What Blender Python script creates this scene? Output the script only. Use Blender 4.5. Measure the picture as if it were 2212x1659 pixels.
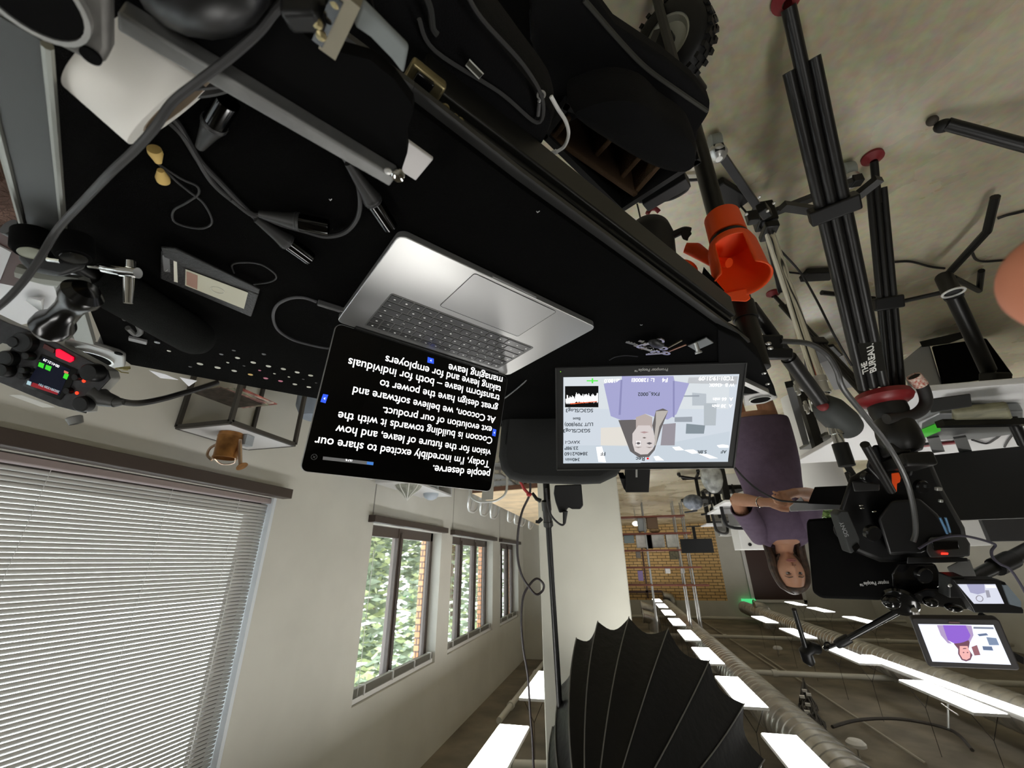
import bpy, bmesh, math, random
from mathutils import Vector as V, Matrix, noise
random.seed(7)
for o in list(bpy.data.objects): bpy.data.objects.remove(o)
SC = bpy.context.scene; COL = SC.collection
PI = math.pi
# ---------------- camera (the photograph was taken with the phone upside down) ----------------
FPX = 885.0; H = 1.42
RW = Matrix(((0.97177863, 0.10102061, 0.21316926), (-0.23574075, 0.38324819, 0.89305494), (-0.00852022, 0.91810439, -0.39624707)))
CAM = V((0, 0, H))
cd = bpy.data.cameras.new('camera'); cam = bpy.data.objects.new('camera', cd); COL.objects.link(cam)
cd.sensor_width = 36; cd.lens = FPX / 2212 * 36; cd.clip_start = 0.02; cd.clip_end = 200
cd.dof.use_dof = True; cd.dof.focus_distance = 0.9; cd.dof.aperture_fstop = 9.0
right = RW.col[0].normalized(); up = RW.col[1].normalized(); fwd = RW.col[2].normalized()
m = Matrix((-right, -up, -fwd)).transposed().to_4x4(); m.translation = CAM
cam.matrix_world = m; SC.camera = cam
# ---------------- world, exposure ----------------
w = bpy.data.worlds.new('overcast_sky'); SC.world = w; w.use_nodes = True
bg = w.node_tree.nodes['Background']; bg.inputs[0].default_value = (0.93, 0.97, 1.0, 1); bg.inputs[1].default_value = 8.0
vs = SC.view_settings; vs.view_transform = 'Standard'; vs.look = 'None'; vs.gamma = 1; vs.use_curve_mapping = False; vs.exposure = 0.24
PANEL = 12.5      # strength of the suspended LED panels

def ray(x, y): return RW @ V(((2212 - x - 1106) / FPX, -((1659 - y) - 829.5) / FPX, 1.0))
def P(x, y, d): return CAM + ray(x, y) * d                 # a point d metres in front of the camera
def PZ(x, y, z): r = ray(x, y); return CAM + r * ((z - H) / r.z)
def PX(x, y, X): r = ray(x, y); return CAM + r * (X / r.x)
def PY(x, y, Y): r = ray(x, y); return CAM + r * (Y / r.y)
class Plane:
    def __init__(s, p, ex, ey):
        s.p = V(p); s.ex = V(ex).normalized(); s.n = s.ex.cross(V(ey)).normalized(); s.ey = s.n.cross(s.ex)
        if s.n.dot(CAM - s.p) < 0: s.front = -s.n
        else: s.front = s.n
    def at(s, x, y, off=0.0):
        q = s.p + s.front * off; r = ray(x, y); return CAM + r * ((q - CAM).dot(s.n) / r.dot(s.n))
    def uv(s, u, v, off=0.0): return s.p + s.ex * u + s.ey * v + s.front * off

# ---------------- materials ----------------
MT = {}
def mat(name, c=(.5, .5, .5), r=.5, metal=0, em=0, emc=None, nz=0, nsc=8, bump=0, bsc=60, spec=None, trans=0, alpha=1, c2=None, coat=0):
    if name in MT: return MT[name]
    m = bpy.data.materials.new(name); m.use_nodes = True; nt = m.node_tree; b = nt.nodes['Principled BSDF']; L = nt.links
    b.inputs['Base Color'].default_value = (*c, 1); b.inputs['Roughness'].default_value = r; b.inputs['Metallic'].default_value = metal
    if spec is not None: b.inputs['Specular IOR Level'].default_value = spec
    if em: b.inputs['Emission Color'].default_value = (*(emc or c), 1); b.inputs['Emission Strength'].default_value = em
    if trans: b.inputs['Transmission Weight'].default_value = trans
    if coat: b.inputs['Coat Weight'].default_value = coat
    if alpha < 1: b.inputs['Alpha'].default_value = alpha
    if nz or bump:
        tc = nt.nodes.new('ShaderNodeTexCoord')
    if nz:
        n = nt.nodes.new('ShaderNodeTexNoise'); n.inputs['Scale'].default_value = nsc; n.inputs['Detail'].default_value = 6
        L.new(tc.outputs['Object'], n.inputs['Vector'])
        mx = nt.nodes.new('ShaderNodeMix'); mx.data_type = 'RGBA'
        d = c2 or tuple(max(0, x * (1 - nz)) for x in c)
        mx.inputs[6].default_value = (*d, 1); mx.inputs[7].default_value = (*tuple(min(1, x * (1 + nz)) for x in c), 1)
        rp = nt.nodes.new('ShaderNodeMapRange'); rp.inputs[1].default_value = .35; rp.inputs[2].default_value = .65
        L.new(n.outputs['Fac'], rp.inputs[0]); L.new(rp.outputs[0], mx.inputs[0]); L.new(mx.outputs[2], b.inputs['Base Color'])
    if bump:
        n2 = nt.nodes.new('ShaderNodeTexNoise'); n2.inputs['Scale'].default_value = bsc; n2.inputs['Detail'].default_value = 3
        L.new(tc.outputs['Object'], n2.inputs['Vector'])
        bp = nt.nodes.new('ShaderNodeBump'); bp.inputs['Strength'].default_value = bump; bp.inputs['Distance'].default_value = .01
        L.new(n2.outputs['Fac'], bp.inputs['Height']); L.new(bp.outputs[0], b.inputs['Normal'])
    MT[name] = m; return m
def brick_mat(name, c1, c2, mortar, bw, bh, ms, axis='xz'):
    m = bpy.data.materials.new(name); m.use_nodes = True; nt = m.node_tree; b = nt.nodes['Principled BSDF']; L = nt.links
    tc = nt.nodes.new('ShaderNodeTexCoord'); sp = nt.nodes.new('ShaderNodeSeparateXYZ'); cb = nt.nodes.new('ShaderNodeCombineXYZ')
    L.new(tc.outputs['Object'], sp.inputs[0]); L.new(sp.outputs['X' if axis == 'xz' else 'Y'], cb.inputs[0]); L.new(sp.outputs['Z'], cb.inputs[1])
    t = nt.nodes.new('ShaderNodeTexBrick'); L.new(cb.outputs[0], t.inputs['Vector']); t.inputs['Scale'].default_value = 1
    t.inputs['Brick Width'].default_value = bw; t.inputs['Row Height'].default_value = bh; t.inputs['Mortar Size'].default_value = ms
    t.inputs['Color1'].default_value = (*c1, 1); t.inputs['Color2'].default_value = (*c2, 1); t.inputs['Mortar'].default_value = (*mortar, 1)
    L.new(t.outputs['Color'], b.inputs['Base Color']); b.inputs['Roughness'].default_value = .85
    return m
def floor_mat():
    m = bpy.data.materials.new('mottled_concrete_floor'); m.use_nodes = True; nt = m.node_tree; b = nt.nodes['Principled BSDF']; L = nt.links
    tc = nt.nodes.new('ShaderNodeTexCoord')
    a = nt.nodes.new('ShaderNodeTexNoise'); a.inputs['Scale'].default_value = 1.3; a.inputs['Detail'].default_value = 8; a.inputs['Distortion'].default_value = .6
    s = nt.nodes.new('ShaderNodeTexNoise'); s.inputs['Scale'].default_value = 30; s.inputs['Detail'].default_value = 5
    L.new(tc.outputs['Object'], a.inputs['Vector']); L.new(tc.outputs['Object'], s.inputs['Vector'])
    cr = nt.nodes.new('ShaderNodeValToRGB'); cr.color_ramp.elements[0].position = .3; cr.color_ramp.elements[1].position = .7
    cr.color_ramp.elements[0].color = (.33, .29, .19, 1); cr.color_ramp.elements[1].color = (.62, .565, .42, 1)
    L.new(a.outputs['Fac'], cr.inputs[0])
    mx = nt.nodes.new('ShaderNodeMix'); mx.data_type = 'RGBA'; mx.blend_type = 'OVERLAY'; mx.inputs[0].default_value = .3
    L.new(cr.outputs[0], mx.inputs[6]); L.new(s.outputs['Color'], mx.inputs[7]); L.new(mx.outputs[2], b.inputs['Base Color'])
    b.inputs['Roughness'].default_value = .33
    mr = nt.nodes.new('ShaderNodeMapRange'); mr.inputs[3].default_value = .17; mr.inputs[4].default_value = .40
    L.new(a.outputs['Fac'], mr.inputs[0]); L.new(mr.outputs[0], b.inputs['Roughness'])
    return m
BLK = mat('black_fabric', (.0035, .0035, .0035), .95, spec=.08)
BLKP = mat('black_plastic', (.005, .005, .005), .45, spec=.35)
BLKG = mat('glossy_black', (.006, .006, .006), .12)
BLKM = mat('black_metal', (.010, .010, .0095), .38, .3)
CARP = mat('black_carpet', (.0035, .0035, .0033), 1, bump=.6, bsc=900, spec=.05)
GRYM = mat('dull_aluminium', (.22, .225, .22), .42, .75)
SILV = mat('silver_aluminium', (.62, .62, .60), .38, .85)
CHRO = mat('chrome', (.78, .78, .76), .13, 1)
BRAS = mat('worn_brass', (.30, .25, .13), .35, .8)
WHT = mat('white_plastic', (.75, .75, .74), .45)
WALLM = mat('white_painted_wall', (.62, .61, .555), .85, nz=.035, nsc=2)
DKGY = mat('dark_grey_rubber', (.03, .031, .03), .7)
ORNG = mat('orange_plastic', (.92, .085, .004), .5)
RED = mat('dark_red_rubber', (.19, .012, .015), .55)
REDP = mat('red_plastic', (.6, .02, .015), .45)
BRWN = mat('dark_brown_frame', (.055, .033, .025), .5)
DARKW = mat('dark_wood', (.12, .045, .022), .55)
CABL = mat('grey_cable', (.03, .03, .03), .5)
CABB = mat('black_cable', (.012, .011, .012), .5)

# ---------------- mesh builder ----------------
def wl(o):
    p = V((0, 0, 0))
    while o is not None: p += o.location; o = o.parent
    return p
def frame(z, hint=V((0, 0, 1))):
    z = z.normalized()
    if abs(z.dot(hint)) > .98: hint = V((1, 0, 0))
    x = hint.cross(z).normalized(); return x, z.cross(x), z
class M:
    def __init__(s): s.v = []; s.f = []; s.mi = []; s.k = 0
    def add(s, vs_, fs):
        b = len(s.v); s.v += [V(q) for q in vs_]
        for f in fs: s.f.append([b + i for i in f]); s.mi.append(s.k)
        return s
    def mat(s, k): s.k = k; return s
    def box(s, c, size, ax=None):
        c = V(c); X, Y, Z = ax or (V((1, 0, 0)), V((0, 1, 0)), V((0, 0, 1))); a, b, d = [q / 2 for q in size]
        vs_ = [c + X * (a * i) + Y * (b * j) + Z * (d * k) for i in (-1, 1) for j in (-1, 1) for k in (-1, 1)]
        return s.add(vs_, [(0, 1, 3, 2), (4, 6, 7, 5), (0, 4, 5, 1), (2, 3, 7, 6), (0, 2, 6, 4), (1, 5, 7, 3)])
    def bb(s, x0, x1, y0, y1, z0, z1): return s.box(((x0 + x1) / 2, (y0 + y1) / 2, (z0 + z1) / 2), (x1 - x0, y1 - y0, z1 - z0))
    def beam(s, p0, p1, w_, h_, hint=V((0, 0, 1))):
        p0, p1 = V(p0), V(p1); x, y, z = frame(p1 - p0, hint); return s.box((p0 + p1) / 2, (w_, h_, (p1 - p0).length), (x, y, z))
    def tube(s, pts, r, n=8, closed=False, cap=True):
        pts = [V(p) for p in pts]; N = len(pts); rs = r if isinstance(r, (list, tuple)) else [r] * N
        b = len(s.v); prev = None
        for i, p in enumerate(pts):
            if closed: t = pts[(i + 1) % N] - pts[i - 1]
            else: t = pts[min(i + 1, N - 1)] - pts[max(i - 1, 0)]
            t.normalize()
            if prev is None: x, y, _ = frame(t)
            else:
                x = prev - t * prev.dot(t)
                if x.length < 1e-6: x, y, _ = frame(t)
                x.normalize(); y = t.cross(x)
            prev = x
            for k in range(n): a = 2 * PI * k / n; s.v.append(p + (x * math.cos(a) + y * math.sin(a)) * rs[i])
        for i in range(N if closed else N - 1):
            j = (i + 1) % N
            for k in range(n):
                l = (k + 1) % n; s.f.append([b + i * n + k, b + i * n + l, b + j * n + l, b + j * n + k]); s.mi.append(s.k)
        if cap and not closed:
            s.f.append([b + k for k in range(n)][::-1]); s.mi.append(s.k); s.f.append([b + (N - 1) * n + k for k in range(n)]); s.mi.append(s.k)
        return s
    def cyl(s, p0, p1, r0, r1=None, n=16): return s.tube([p0, p1], [r0, r0 if r1 is None else r1], n)
    def lathe(s, p, ax, prof, n=24):   # prof: (distance along the axis, radius)
        ax = V(ax).normalized(); x, y, z = frame(ax); p = V(p); b = len(s.v); N = len(prof)
        for t, r in prof:
            for k in range(n): a = 2 * PI * k / n; s.v.append(p + z * t + (x * math.cos(a) + y * math.sin(a)) * max(r, 1e-5))
        for i in range(N - 1):
            for k in range(n):
                l = (k + 1) % n; s.f.append([b + i * n + k, b + i * n + l, b + (i + 1) * n + l, b + (i + 1) * n + k]); s.mi.append(s.k)
        return s
    def ring(s, c, ax, r, t, n=28, m_=8): 
        x, y, z = frame(V(ax)); c = V(c); return s.tube([c + (x * math.cos(2 * PI * i / n) + y * math.sin(2 * PI * i / n)) * r for i in range(n)], t, m_, closed=True)
    def prism(s, poly, vec):
        poly = [V(p) for p in poly]; n = len(poly); vec = V(vec); b = len(s.v)
        if vec.length > 1e-9 and abs(vec.normalized().dot(fwd)) > .99999: vec = (sum(poly, V((0, 0, 0))) / n - CAM).normalized() * vec.length
        s.v += poly + [p + vec for p in poly]
        s.f.append([b + i for i in range(n)]); s.f.append([b + n + i for i in range(n)][::-1]); s.mi += [s.k, s.k]
        for i in range(n): j = (i + 1) % n; s.f.append([b + i, b + n + i, b + n + j, b + j]); s.mi.append(s.k)
        return s
    def poly(s, pts): return s.add(pts, [tuple(range(len(pts)))])
    def ell(s, c, r, ax=None, nu=16, nv=10, fn=None):
        c = V(c); X, Y, Z = ax or (V((1, 0, 0)), V((0, 1, 0)), V((0, 0, 1))); b = len(s.v)
        for j in range(nv + 1):
            th = PI * j / nv
            for i in range(nu):
                ph = 2 * PI * i / nu; q = V((math.sin(th) * math.cos(ph), math.sin(th) * math.sin(ph), math.cos(th)))
                if fn: q = fn(q)
                s.v.append(c + X * (q.x * r[0]) + Y * (q.y * r[1]) + Z * (q.z * r[2]))
        for j in range(nv):
            for i in range(nu):
                k = (i + 1) % nu; s.f.append([b + j * nu + i, b + (j + 1) * nu + i, b + (j + 1) * nu + k, b + j * nu + k]); s.mi.append(s.k)
        return s
    def grid(s, fn, nu, nv):
        b = len(s.v)
        for j in range(nv + 1):
            for i in range(nu + 1): s.v.append(V(fn(i / nu, j / nv)))
        for j in range(nv):
            for i in range(nu): a = b + j * (nu + 1) + i; s.f.append([a, a + 1, a + nu + 2, a + nu + 1]); s.mi.append(s.k)
        return s
    def loft(s, rings, cap=True):
        b = len(s.v); n = len(rings[0])
        for r in rings: s.v += [V(p) for p in r]
        for j in range(len(rings) - 1):
            for i in range(n): k = (i + 1) % n; s.f.append([b + j * n + i, b + j * n + k, b + (j + 1) * n + k, b + (j + 1) * n + i]); s.mi.append(s.k)
        if cap: s.f.append([b + i for i in range(n)][::-1]); s.f.append([b + (len(rings) - 1) * n + i for i in range(n)]); s.mi += [s.k, s.k]
        return s
    def build(s, name, mats, parent=None, tag=None, bev=0, smooth=True, sub=0, org=None, solid=0, kind=None, label=None, remesh=0):
        me = bpy.data.meshes.new(name); o = bpy.data.objects.new(name, me); COL.objects.link(o)
        if parent is not None: o.parent = parent; off = wl(parent)
        else:
            if org is None:
                lo = [min(v[i] for v in s.v) for i in range(3)]; hi = [max(v[i] for v in s.v) for i in range(3)]
                org = V(((lo[0] + hi[0]) / 2, (lo[1] + hi[1]) / 2, lo[2]))
            off = V(org); o.location = off
        me.from_pydata([tuple(v - off) for v in s.v], [], s.f)
        if not isinstance(mats, (list, tuple)): mats = [mats]
        for q in mats: me.materials.append(q)
        for p, k in zip(me.polygons, s.mi): p.material_index = k
        bm = bmesh.new(); bm.from_mesh(me); bmesh.ops.remove_doubles(bm, verts=bm.verts, dist=1e-6)
        bmesh.ops.recalc_face_normals(bm, faces=bm.faces)
        if smooth:
            for f in bm.faces: f.smooth = True
            for e in bm.edges:
                if len(e.link_faces) == 2 and e.calc_face_angle(0) > .62: e.smooth = False
        bm.to_mesh(me); bm.free()
        if remesh:
            md = o.modifiers.new('remesh', 'REMESH'); md.mode = 'VOXEL'; md.voxel_size = remesh; md.use_smooth_shade = True
            md = o.modifiers.new('smooth', 'SMOOTH'); md.iterations = 3; md.factor = .5
        if solid: md = o.modifiers.new('solid', 'SOLIDIFY'); md.thickness = solid
        if bev: md = o.modifiers.new('bevel', 'BEVEL'); md.width = bev; md.segments = 3; md.limit_method = 'ANGLE'; md.angle_limit = .6
        if sub: md = o.modifiers.new('sub', 'SUBSURF'); md.levels = sub; md.render_levels = sub
        if tag: settag(o, *tag)
        if kind: o['kind'] = kind
        if label: o['label'] = label
        return o
def settag(o, label, cat=None, group=None):
    o['label'] = label
    if cat: o['category'] = cat
    if group: o['group'] = group
def T(name, label, cat, loc, group=None, rz=0):
    o = bpy.data.objects.new(name, None); COL.objects.link(o); o.location = V(loc); o.rotation_euler = (0, 0, rz); o.empty_display_size = .05
    settag(o, label, cat, group); return o
def copy_tree(o, parent=None):
    c = o.copy(); COL.objects.link(c); c.parent = parent
    for ch in [q for q in bpy.data.objects if q.parent == o]: copy_tree(ch, c)
    return c
def dup(o, loc, rz=0, label=None, group=None, scale=None):
    c = copy_tree(o); c.location = V(loc); c.rotation_euler = (0, 0, rz)
    if scale: c.scale = (scale,) * 3
    if label: c['label'] = label
    if group: c['group'] = group
    return c
def spline(pts, n=8, closed=False):
    pts = [V(p) for p in pts]; N = len(pts); out = []
    for i in range(N if closed else N - 1):
        if closed: a, b, c, d = pts[i - 1], pts[i], pts[(i + 1) % N], pts[(i + 2) % N]
        else: a, b, c, d = pts[max(i - 1, 0)], pts[i], pts[i + 1], pts[min(i + 2, N - 1)]
        for k in range(n):
            t = k / n; out.append(.5 * ((2 * b) + (c - a) * t + (2 * a - 5 * b + 4 * c - d) * t * t + (3 * b - a - 3 * c + d) * t ** 3))
    if not closed: out.append(pts[-1])
    return out
def text(s_, A, B, n, mt, name, parent, hs=None, bold=.012, depth=.0):
    """letters from A (start of the baseline) to B (its end) on a surface with normal n"""
    cu = bpy.data.curves.new(name, 'FONT'); cu.body = s_; cu.size = 1; cu.offset = bold; cu.extrude = depth
    t = bpy.data.objects.new(name, cu); COL.objects.link(t); bpy.context.view_layer.update()
    me = bpy.data.meshes.new_from_object(t.evaluated_get(bpy.context.evaluated_depsgraph_get())); bpy.data.objects.remove(t)
    xs = [v.co.x for v in me.vertices]
    if not xs: return None
    wd = max(xs) - min(xs); x0 = min(xs); A, B, n = V(A), V(B), V(n).normalized(); ex = (B - A); L = ex.length; ex.normalize(); ey = n.cross(ex).normalized()
    k = L / wd; ky = hs if hs else k
    off = wl(parent)
    for v in me.vertices: q = v.co.copy(); v.co = A + ex * ((q.x - x0) * k) + ey * (q.y * ky) + n * (q.z * k) - off
    me.materials.clear(); me.materials.append(mt)
    o = bpy.data.objects.new(name, me); COL.objects.link(o); o.parent = parent; return o
# =================== THE SETTING ===================
WX, CZ = 2.4, 3.53
CONC = mat('raw_concrete_ceiling', (.19, .165, .125), .9, nz=.3, nsc=1.5)
OUTW = mat('white_reveal', (.8, .81, .80), .7)
M().bb(-9, 2.6, -3.2, 20.2, -.1, 0).build('floor', floor_mat(), kind='structure')
M().bb(-9, 2.6, -3.2, 20.2, CZ, CZ + .1).build('ceiling', CONC, kind='structure')
WIN = [(-3.0, 2.60, .985, 2.62), (3.93, 5.72, 1.055, 2.585), (6.14, 8.32, 1.06, 2.58), (8.86, 10.5, 1.06, 2.6)]
wm = M(); T_ = .22
ys = [-3.2]
for a, b, c, d in WIN: ys += [a, b]
ys += [11.2]
for i in range(0, len(ys), 2): wm.bb(WX, WX + T_, ys[i], ys[i + 1], 0, CZ)
for a, b, c, d in WIN: wm.bb(WX, WX + T_, a, b, 0, c); wm.bb(WX, WX + T_, a, b, d, CZ)
wr = wm.build('wall_right', WALLM, kind='structure', smooth=False)
for y in (3.90, 6.12, 8.80):      # vertical panel joints below the sills
    M().bb(WX - .004, WX + .002, y - .006, y + .006, 0, 1.05).build('trim_1', mat('joint_grey', (.3, .29, .26), .9), kind='structure')
M().bb(-9.2, -9, -3.2, 20.2, 0, CZ).build('wall_left', WALLM, kind='structure')
M().bb(-9, 2.6, -3.4, -3.2, 0, CZ).build('wall_back', WALLM, kind='structure')
M().bb(.9, 2.6, 11.1, 11.3, 0, CZ).build('wall_partition', WALLM, kind='structure')
M().bb(.9, 1.05, 11.3, 20.1, 0, CZ).build('wall_partition_side', WALLM, kind='structure')
M().bb(-9, -4.02, 20, 20.2, 0, CZ).build('wall_far', WALLM, kind='structure')
M().bb(-4.02, .9, 20, 20.2, 0, 2.96).build('wall_far_brick', brick_mat('yellow_brick', (.85, .58, .26), (.74, .48, .20), (.14, .08, .04), .34, .115, .012), kind='structure')
M().bb(-4.02, .9, 19.98, 20.2, 2.96, CZ).build('wall_far_soffit', WALLM, kind='structure')
M().bb(-.04, .64, 3.6, 4.25, 0, CZ).build('wall_column', mat('column_paint', (.60, .60, .53), .85, nz=.03, nsc=3), kind='structure', bev=.008)
# brown door and its frame in the far wall
dr = M().bb(-6.7, -5.0, 19.93, 19.99, 0, 2.9).build('door_1', mat('brown_door', (.06, .03, .025), .5), kind='structure')
M().bb(-6.82, -6.7, 19.9, 20, 0, 3.0).bb(-5.0, -4.88, 19.9, 20, 0, 3.0).bb(-6.82, -4.88, 19.9, 20, 2.9, 3.0).build('trim_2', WHT, kind='structure')
# windows
FR = mat('brown_window_frame', (.075, .055, .045), .45)
GLS = mat('window_glass', (.9, .95, .95), .02, trans=1, spec=.5)
for i, (a, b, c, d) in enumerate(WIN):
    xf = WX + .13; fw = .07
    f = M().bb(xf, xf + .07, a, b, c, c + fw + .04).bb(xf, xf + .07, a, b, d - fw, d).bb(xf, xf + .07, a, a + fw, c, d).bb(xf, xf + .07, b - fw, b, c, d)
    nm = 2 if i == 0 else (1 if i == 1 else 2); mu = [a + (b - a) * k / (nm + 1) for k in range(1, nm + 1)]
    if i == 1: mu = [a + (b - a) * .47]
    for y in mu:
        f.bb(xf - .01, xf + .08, y - .055, y + .055, c, d); f.bb(xf - .03, xf - .01, y - .02, y + .02, c + .05, d - .05)
    fo = f.build('window_%d' % (i + 1), FR, kind='structure', bev=.004)
    g = M(); e = [a] + mu + [b]
    for k in range(len(e) - 1): g.bb(xf + .034, xf + .040, e[k] + .03, e[k + 1] - .03, c + .03, d - .03)
    g.build('pane', GLS, fo, smooth=False)
    M().bb(WX - .075, WX + .135, a - .1 if i else a, b + .06, c - .07, c - .002).build('trim_%d' % (i + 3), mat('brown_sill', (.05, .035, .028), .45), kind='structure', bev=.004)
    if i:      # raised blind under the head of each far window
        t = T('venetian_blind', ['', 'white venetian blind pulled up to the top of the first uncovered window', 'white venetian blind pulled up to the top of the middle open window', 'white venetian blind pulled up to the top of the farthest open window'][i], 'blind', (WX + .06, (a + b) / 2, d - .12))
        M().bb(WX + .03, WX + .075, a + .01, b - .01, d - .045, d - .005).build('head_rail', WHT, t)
        s = M()
        for k in range(9): s.bb(WX + .028, WX + .076, a + .015, b - .015, d - .115 + k * .0075, d - .1125 + k * .0075)
        s.build('slats', mat('stacked_slats', (.33, .32, .28), .6), t)
        for fy in (.12, .42, .7, .95): M().bb(WX + .02, WX + .08, a + (b - a) * fy, a + (b - a) * fy + .015, d - .12, d - .04).build('bracket', WHT, t)
        M().tube([(WX + .03, a + .12, d - .05), (WX + .03, a + .12, c + .25)], .003, 6).build('cord', WHT, t)
# the lowered blind over the near window
a, b, c, d = WIN[0]
t = T('venetian_blind', 'white venetian blind lowered over the big near window', 'blind', (WX + .05, 0, c))
SL = mat('blind_slat', (.50, .49, .46), .45)
_n = SL.node_tree; _b = _n.nodes['Principled BSDF']; _t = _n.nodes.new('ShaderNodeBsdfTranslucent'); _t.inputs[0].default_value = (.85, .83, .76, 1)
_m = _n.nodes.new('ShaderNodeMixShader'); _m.inputs[0].default_value = .05; _n.links.new(_b.outputs[0], _m.inputs[1]); _n.links.new(_t.outputs[0], _m.inputs[2]); _n.links.new(_m.outputs[0], _n.nodes['Material Output'].inputs[0])
s = M(); z = c + .06; k = 0; SP = .0210
while z < d - .05:
    s.add([(WX + .046, a + .02, z + .0093), (WX + .046, b - .03, z + .0093), (WX + .0425, b - .03, z + .004), (WX + .0425, a + .02, z + .004), (WX + .0405, b - .03, z - .003), (WX + .0405, a + .02, z - .003), (WX + .042, b - .03, z - .0093), (WX + .042, a + .02, z - .0093)], [(0, 1, 2, 3), (3, 2, 4, 5), (5, 4, 6, 7)]); z += SP; k += 1
s.build('slats', SL, t, solid=.0006)
M().bb(WX + .02, WX + .07, a + .02, b - .02, c + .005, c + .04).build('bottom_rail', mat('blind_rail', (.30, .24, .23), .35), t, bev=.006)
M().bb(WX + .02, WX + .075, a + .02, b - .02, d - .04, d - .002).build('head_rail', WHT, t)
for y in (2.32, 1.86, 1.30, .6, -.2, -1.2, -2.2): M().tube([(WX + .037, y, c + .02), (WX + .037, y, d - .04)], .0012, 5).build('ladder_cord', WHT, t)
M().tube([(WX + .03, b - .2, c + .4), (WX + .03, b - .2, d - .05)], .003, 6).build('tilt_wand', mat('clear_wand', (.6, .6, .58), .2), t)
M().bb(WX + .0, WX + .06, b - .028, b - .001, c, d).build('window_channel', mat('pale_blue_paint', (.72, .76, .80), .5), None, kind='structure')
# outside the windows
M().bb(2.7, 16, -8, 30, -.3, -.2).build('pavement', mat('pale_pavement', (.5, .5, .48), .9), kind='structure')
def tree(lbl, cx, cy, r, h, n, seed, cat='tree'):
    rd = random.Random(seed); t = T('leafy_tree', lbl, cat, (cx, cy, -.2), 'trees outside the windows')
    M().tube([(cx, cy, -.2), (cx + .1, cy, h * .4), (cx, cy + .1, h * .8)], [.14, .1, .04], 8).build('trunk', mat('bark', (.09, .06, .04), .9), t)
    lf = M()
    for i in range(n):
        th = rd.uniform(0, 2 * PI); u = rd.uniform(-1, 1); rr = r * rd.uniform(.45, 1) ** .5; q = V((cx + rr * math.cos(th) * math.sqrt(1 - u * u), cy + rr * math.sin(th) * math.sqrt(1 - u * u), h * .55 + u * h * .5))
        x, y, z_ = frame(V((rd.uniform(-1, 1), rd.uniform(-1, 1), rd.uniform(-.3, 1)))); L = rd.uniform(.07, .16)
        lf.mat(rd.choice((0, 0, 1))); lf.add([q - x * L, q - y * L * .4, q + x * L, q + y * L * .4], [(0, 1, 2, 3)])
    lf.build('foliage', [mat('dark_leaf', (.16, .20, .13), .6), mat('light_leaf', (.42, .48, .24), .6)], t, smooth=False)
tree('dark leafy tree right outside the first open window', 5.2, 7.2, 1.15, 4.0, 3200, 1)
tree('leafy tree beside the white post outside the first open window', 5.9, 10.1, 1.3, 4.2, 3200, 2)
tree('leafy tree outside the middle open window', 5.0, 13.0, 1.3, 4.2, 2600, 3)
tree('leafy tree outside the farthest open window', 5.4, 17.2, 1.6, 4.5, 2200, 4)
BRK = brick_mat('orange_brick', (.62, .27, .13), (.52, .22, .10), (.12, .08, .06), .25, .075, .01, 'xz')
for i, (a, b, c, d) in enumerate(WIN[1:]):
    M().bb(WX + T_ + .005, WX + T_ + .07, b - .03, b + .3, 0, 3.4).build('wall_pier_%d' % (i + 1), BRK, kind='structure')
M().bb(9, 9.3, -6, 30, -.2, 2.1).build('wall_garden', mat('pale_render', (.75, .74, .70), .9), kind='structure')

# =================== ceiling fittings ===================
LZ = H + 1.4
DIFF = mat('lit_diffuser', (1, 1, 1), .5, em=PANEL, emc=(1, .985, .95))
def make_panel():
    t = T('ceiling_light', 'x', 'ceiling light', (0, 0, LZ), 'hanging flat ceiling lights')
    M().bb(-.145, .145, -.61, .61, LZ + .004, LZ + .03).build('housing', WHT, t)
    M().bb(-.135, .135, -.60, .60, LZ - .002, LZ + .003).build('diffuser', DIFF, t, smooth=False)
    for sy in (-.5, .5):
        wr_ = M().tube([(-.12, sy, LZ + .03), (0, sy, LZ + .25), (0, sy, CZ)], .003, 5); wr_.tube([(.12, sy, LZ + .03), (0, sy, LZ + .25)], .003, 5); wr_.build('hanger_wire', BLKM, t)
    return t
pan = make_panel(); first = True
def put(x, y, lbl):
    global first
    if first: pan.location = (x, y, LZ); pan['label'] = lbl; first = False
    else: dup(pan, (x, y, LZ), 0, lbl)
ordn = ['nearest', 'second', 'third', 'fourth', 'fifth', 'sixth', 'seventh', 'farthest']
for k in range(8): put(-1.185, 6.86 - 1.97 + 1.965 * k - .61, '%s hanging light panel of the row beside the fat silver duct above the softbox' % ordn[k])
for k, e in enumerate((5.08, 6.62, 8.15, 9.67)): put(-3.36, e * 1.4 - .61, '%s hanging light panel of the row by the microphone boom' % ['nearest', 'second', 'third', 'farthest'][k])
put(-3.36, 3.55 * 1.4 - .61, 'long hanging light panel touching the bright glare strip at the frame side')
for k, e in enumerate((9.9, 11.52, 12.9)): put(-5.6, e * 1.4 - .61, '%s light panel of the row above the far white wall' % ['nearest', 'middle', 'farthest'][k])
for k, e in enumerate((3.30, 4.76)): put(1.11, e * 1.4 - .61, ['nearer light panel hanging between the column and the windows', 'farther light panel hanging between the column and the windows'][k])
put(1.11, 1.84 * 1.4 - .61, 'light panel hanging overhead near the covered window'); put(-1.185, 1.9 - .61 + .1, 'light panel hanging right above the softbox'); put(-1.185, -1.2, 'light panel hanging behind the operator'); put(1.11, -.9, 'light panel hanging behind the operator by the window'); put(-5.6, 3.0, 'light panel hanging over the desks at the left wall')
A_, B_ = PZ(1872, 1416, LZ + .12), PZ(2275, 1562, LZ + .12)
t = T('glare_strip', 'long glare streak built as a continuous glowing strip running past the boom pole', 'ceiling light', (A_ + B_) / 2)
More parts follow.
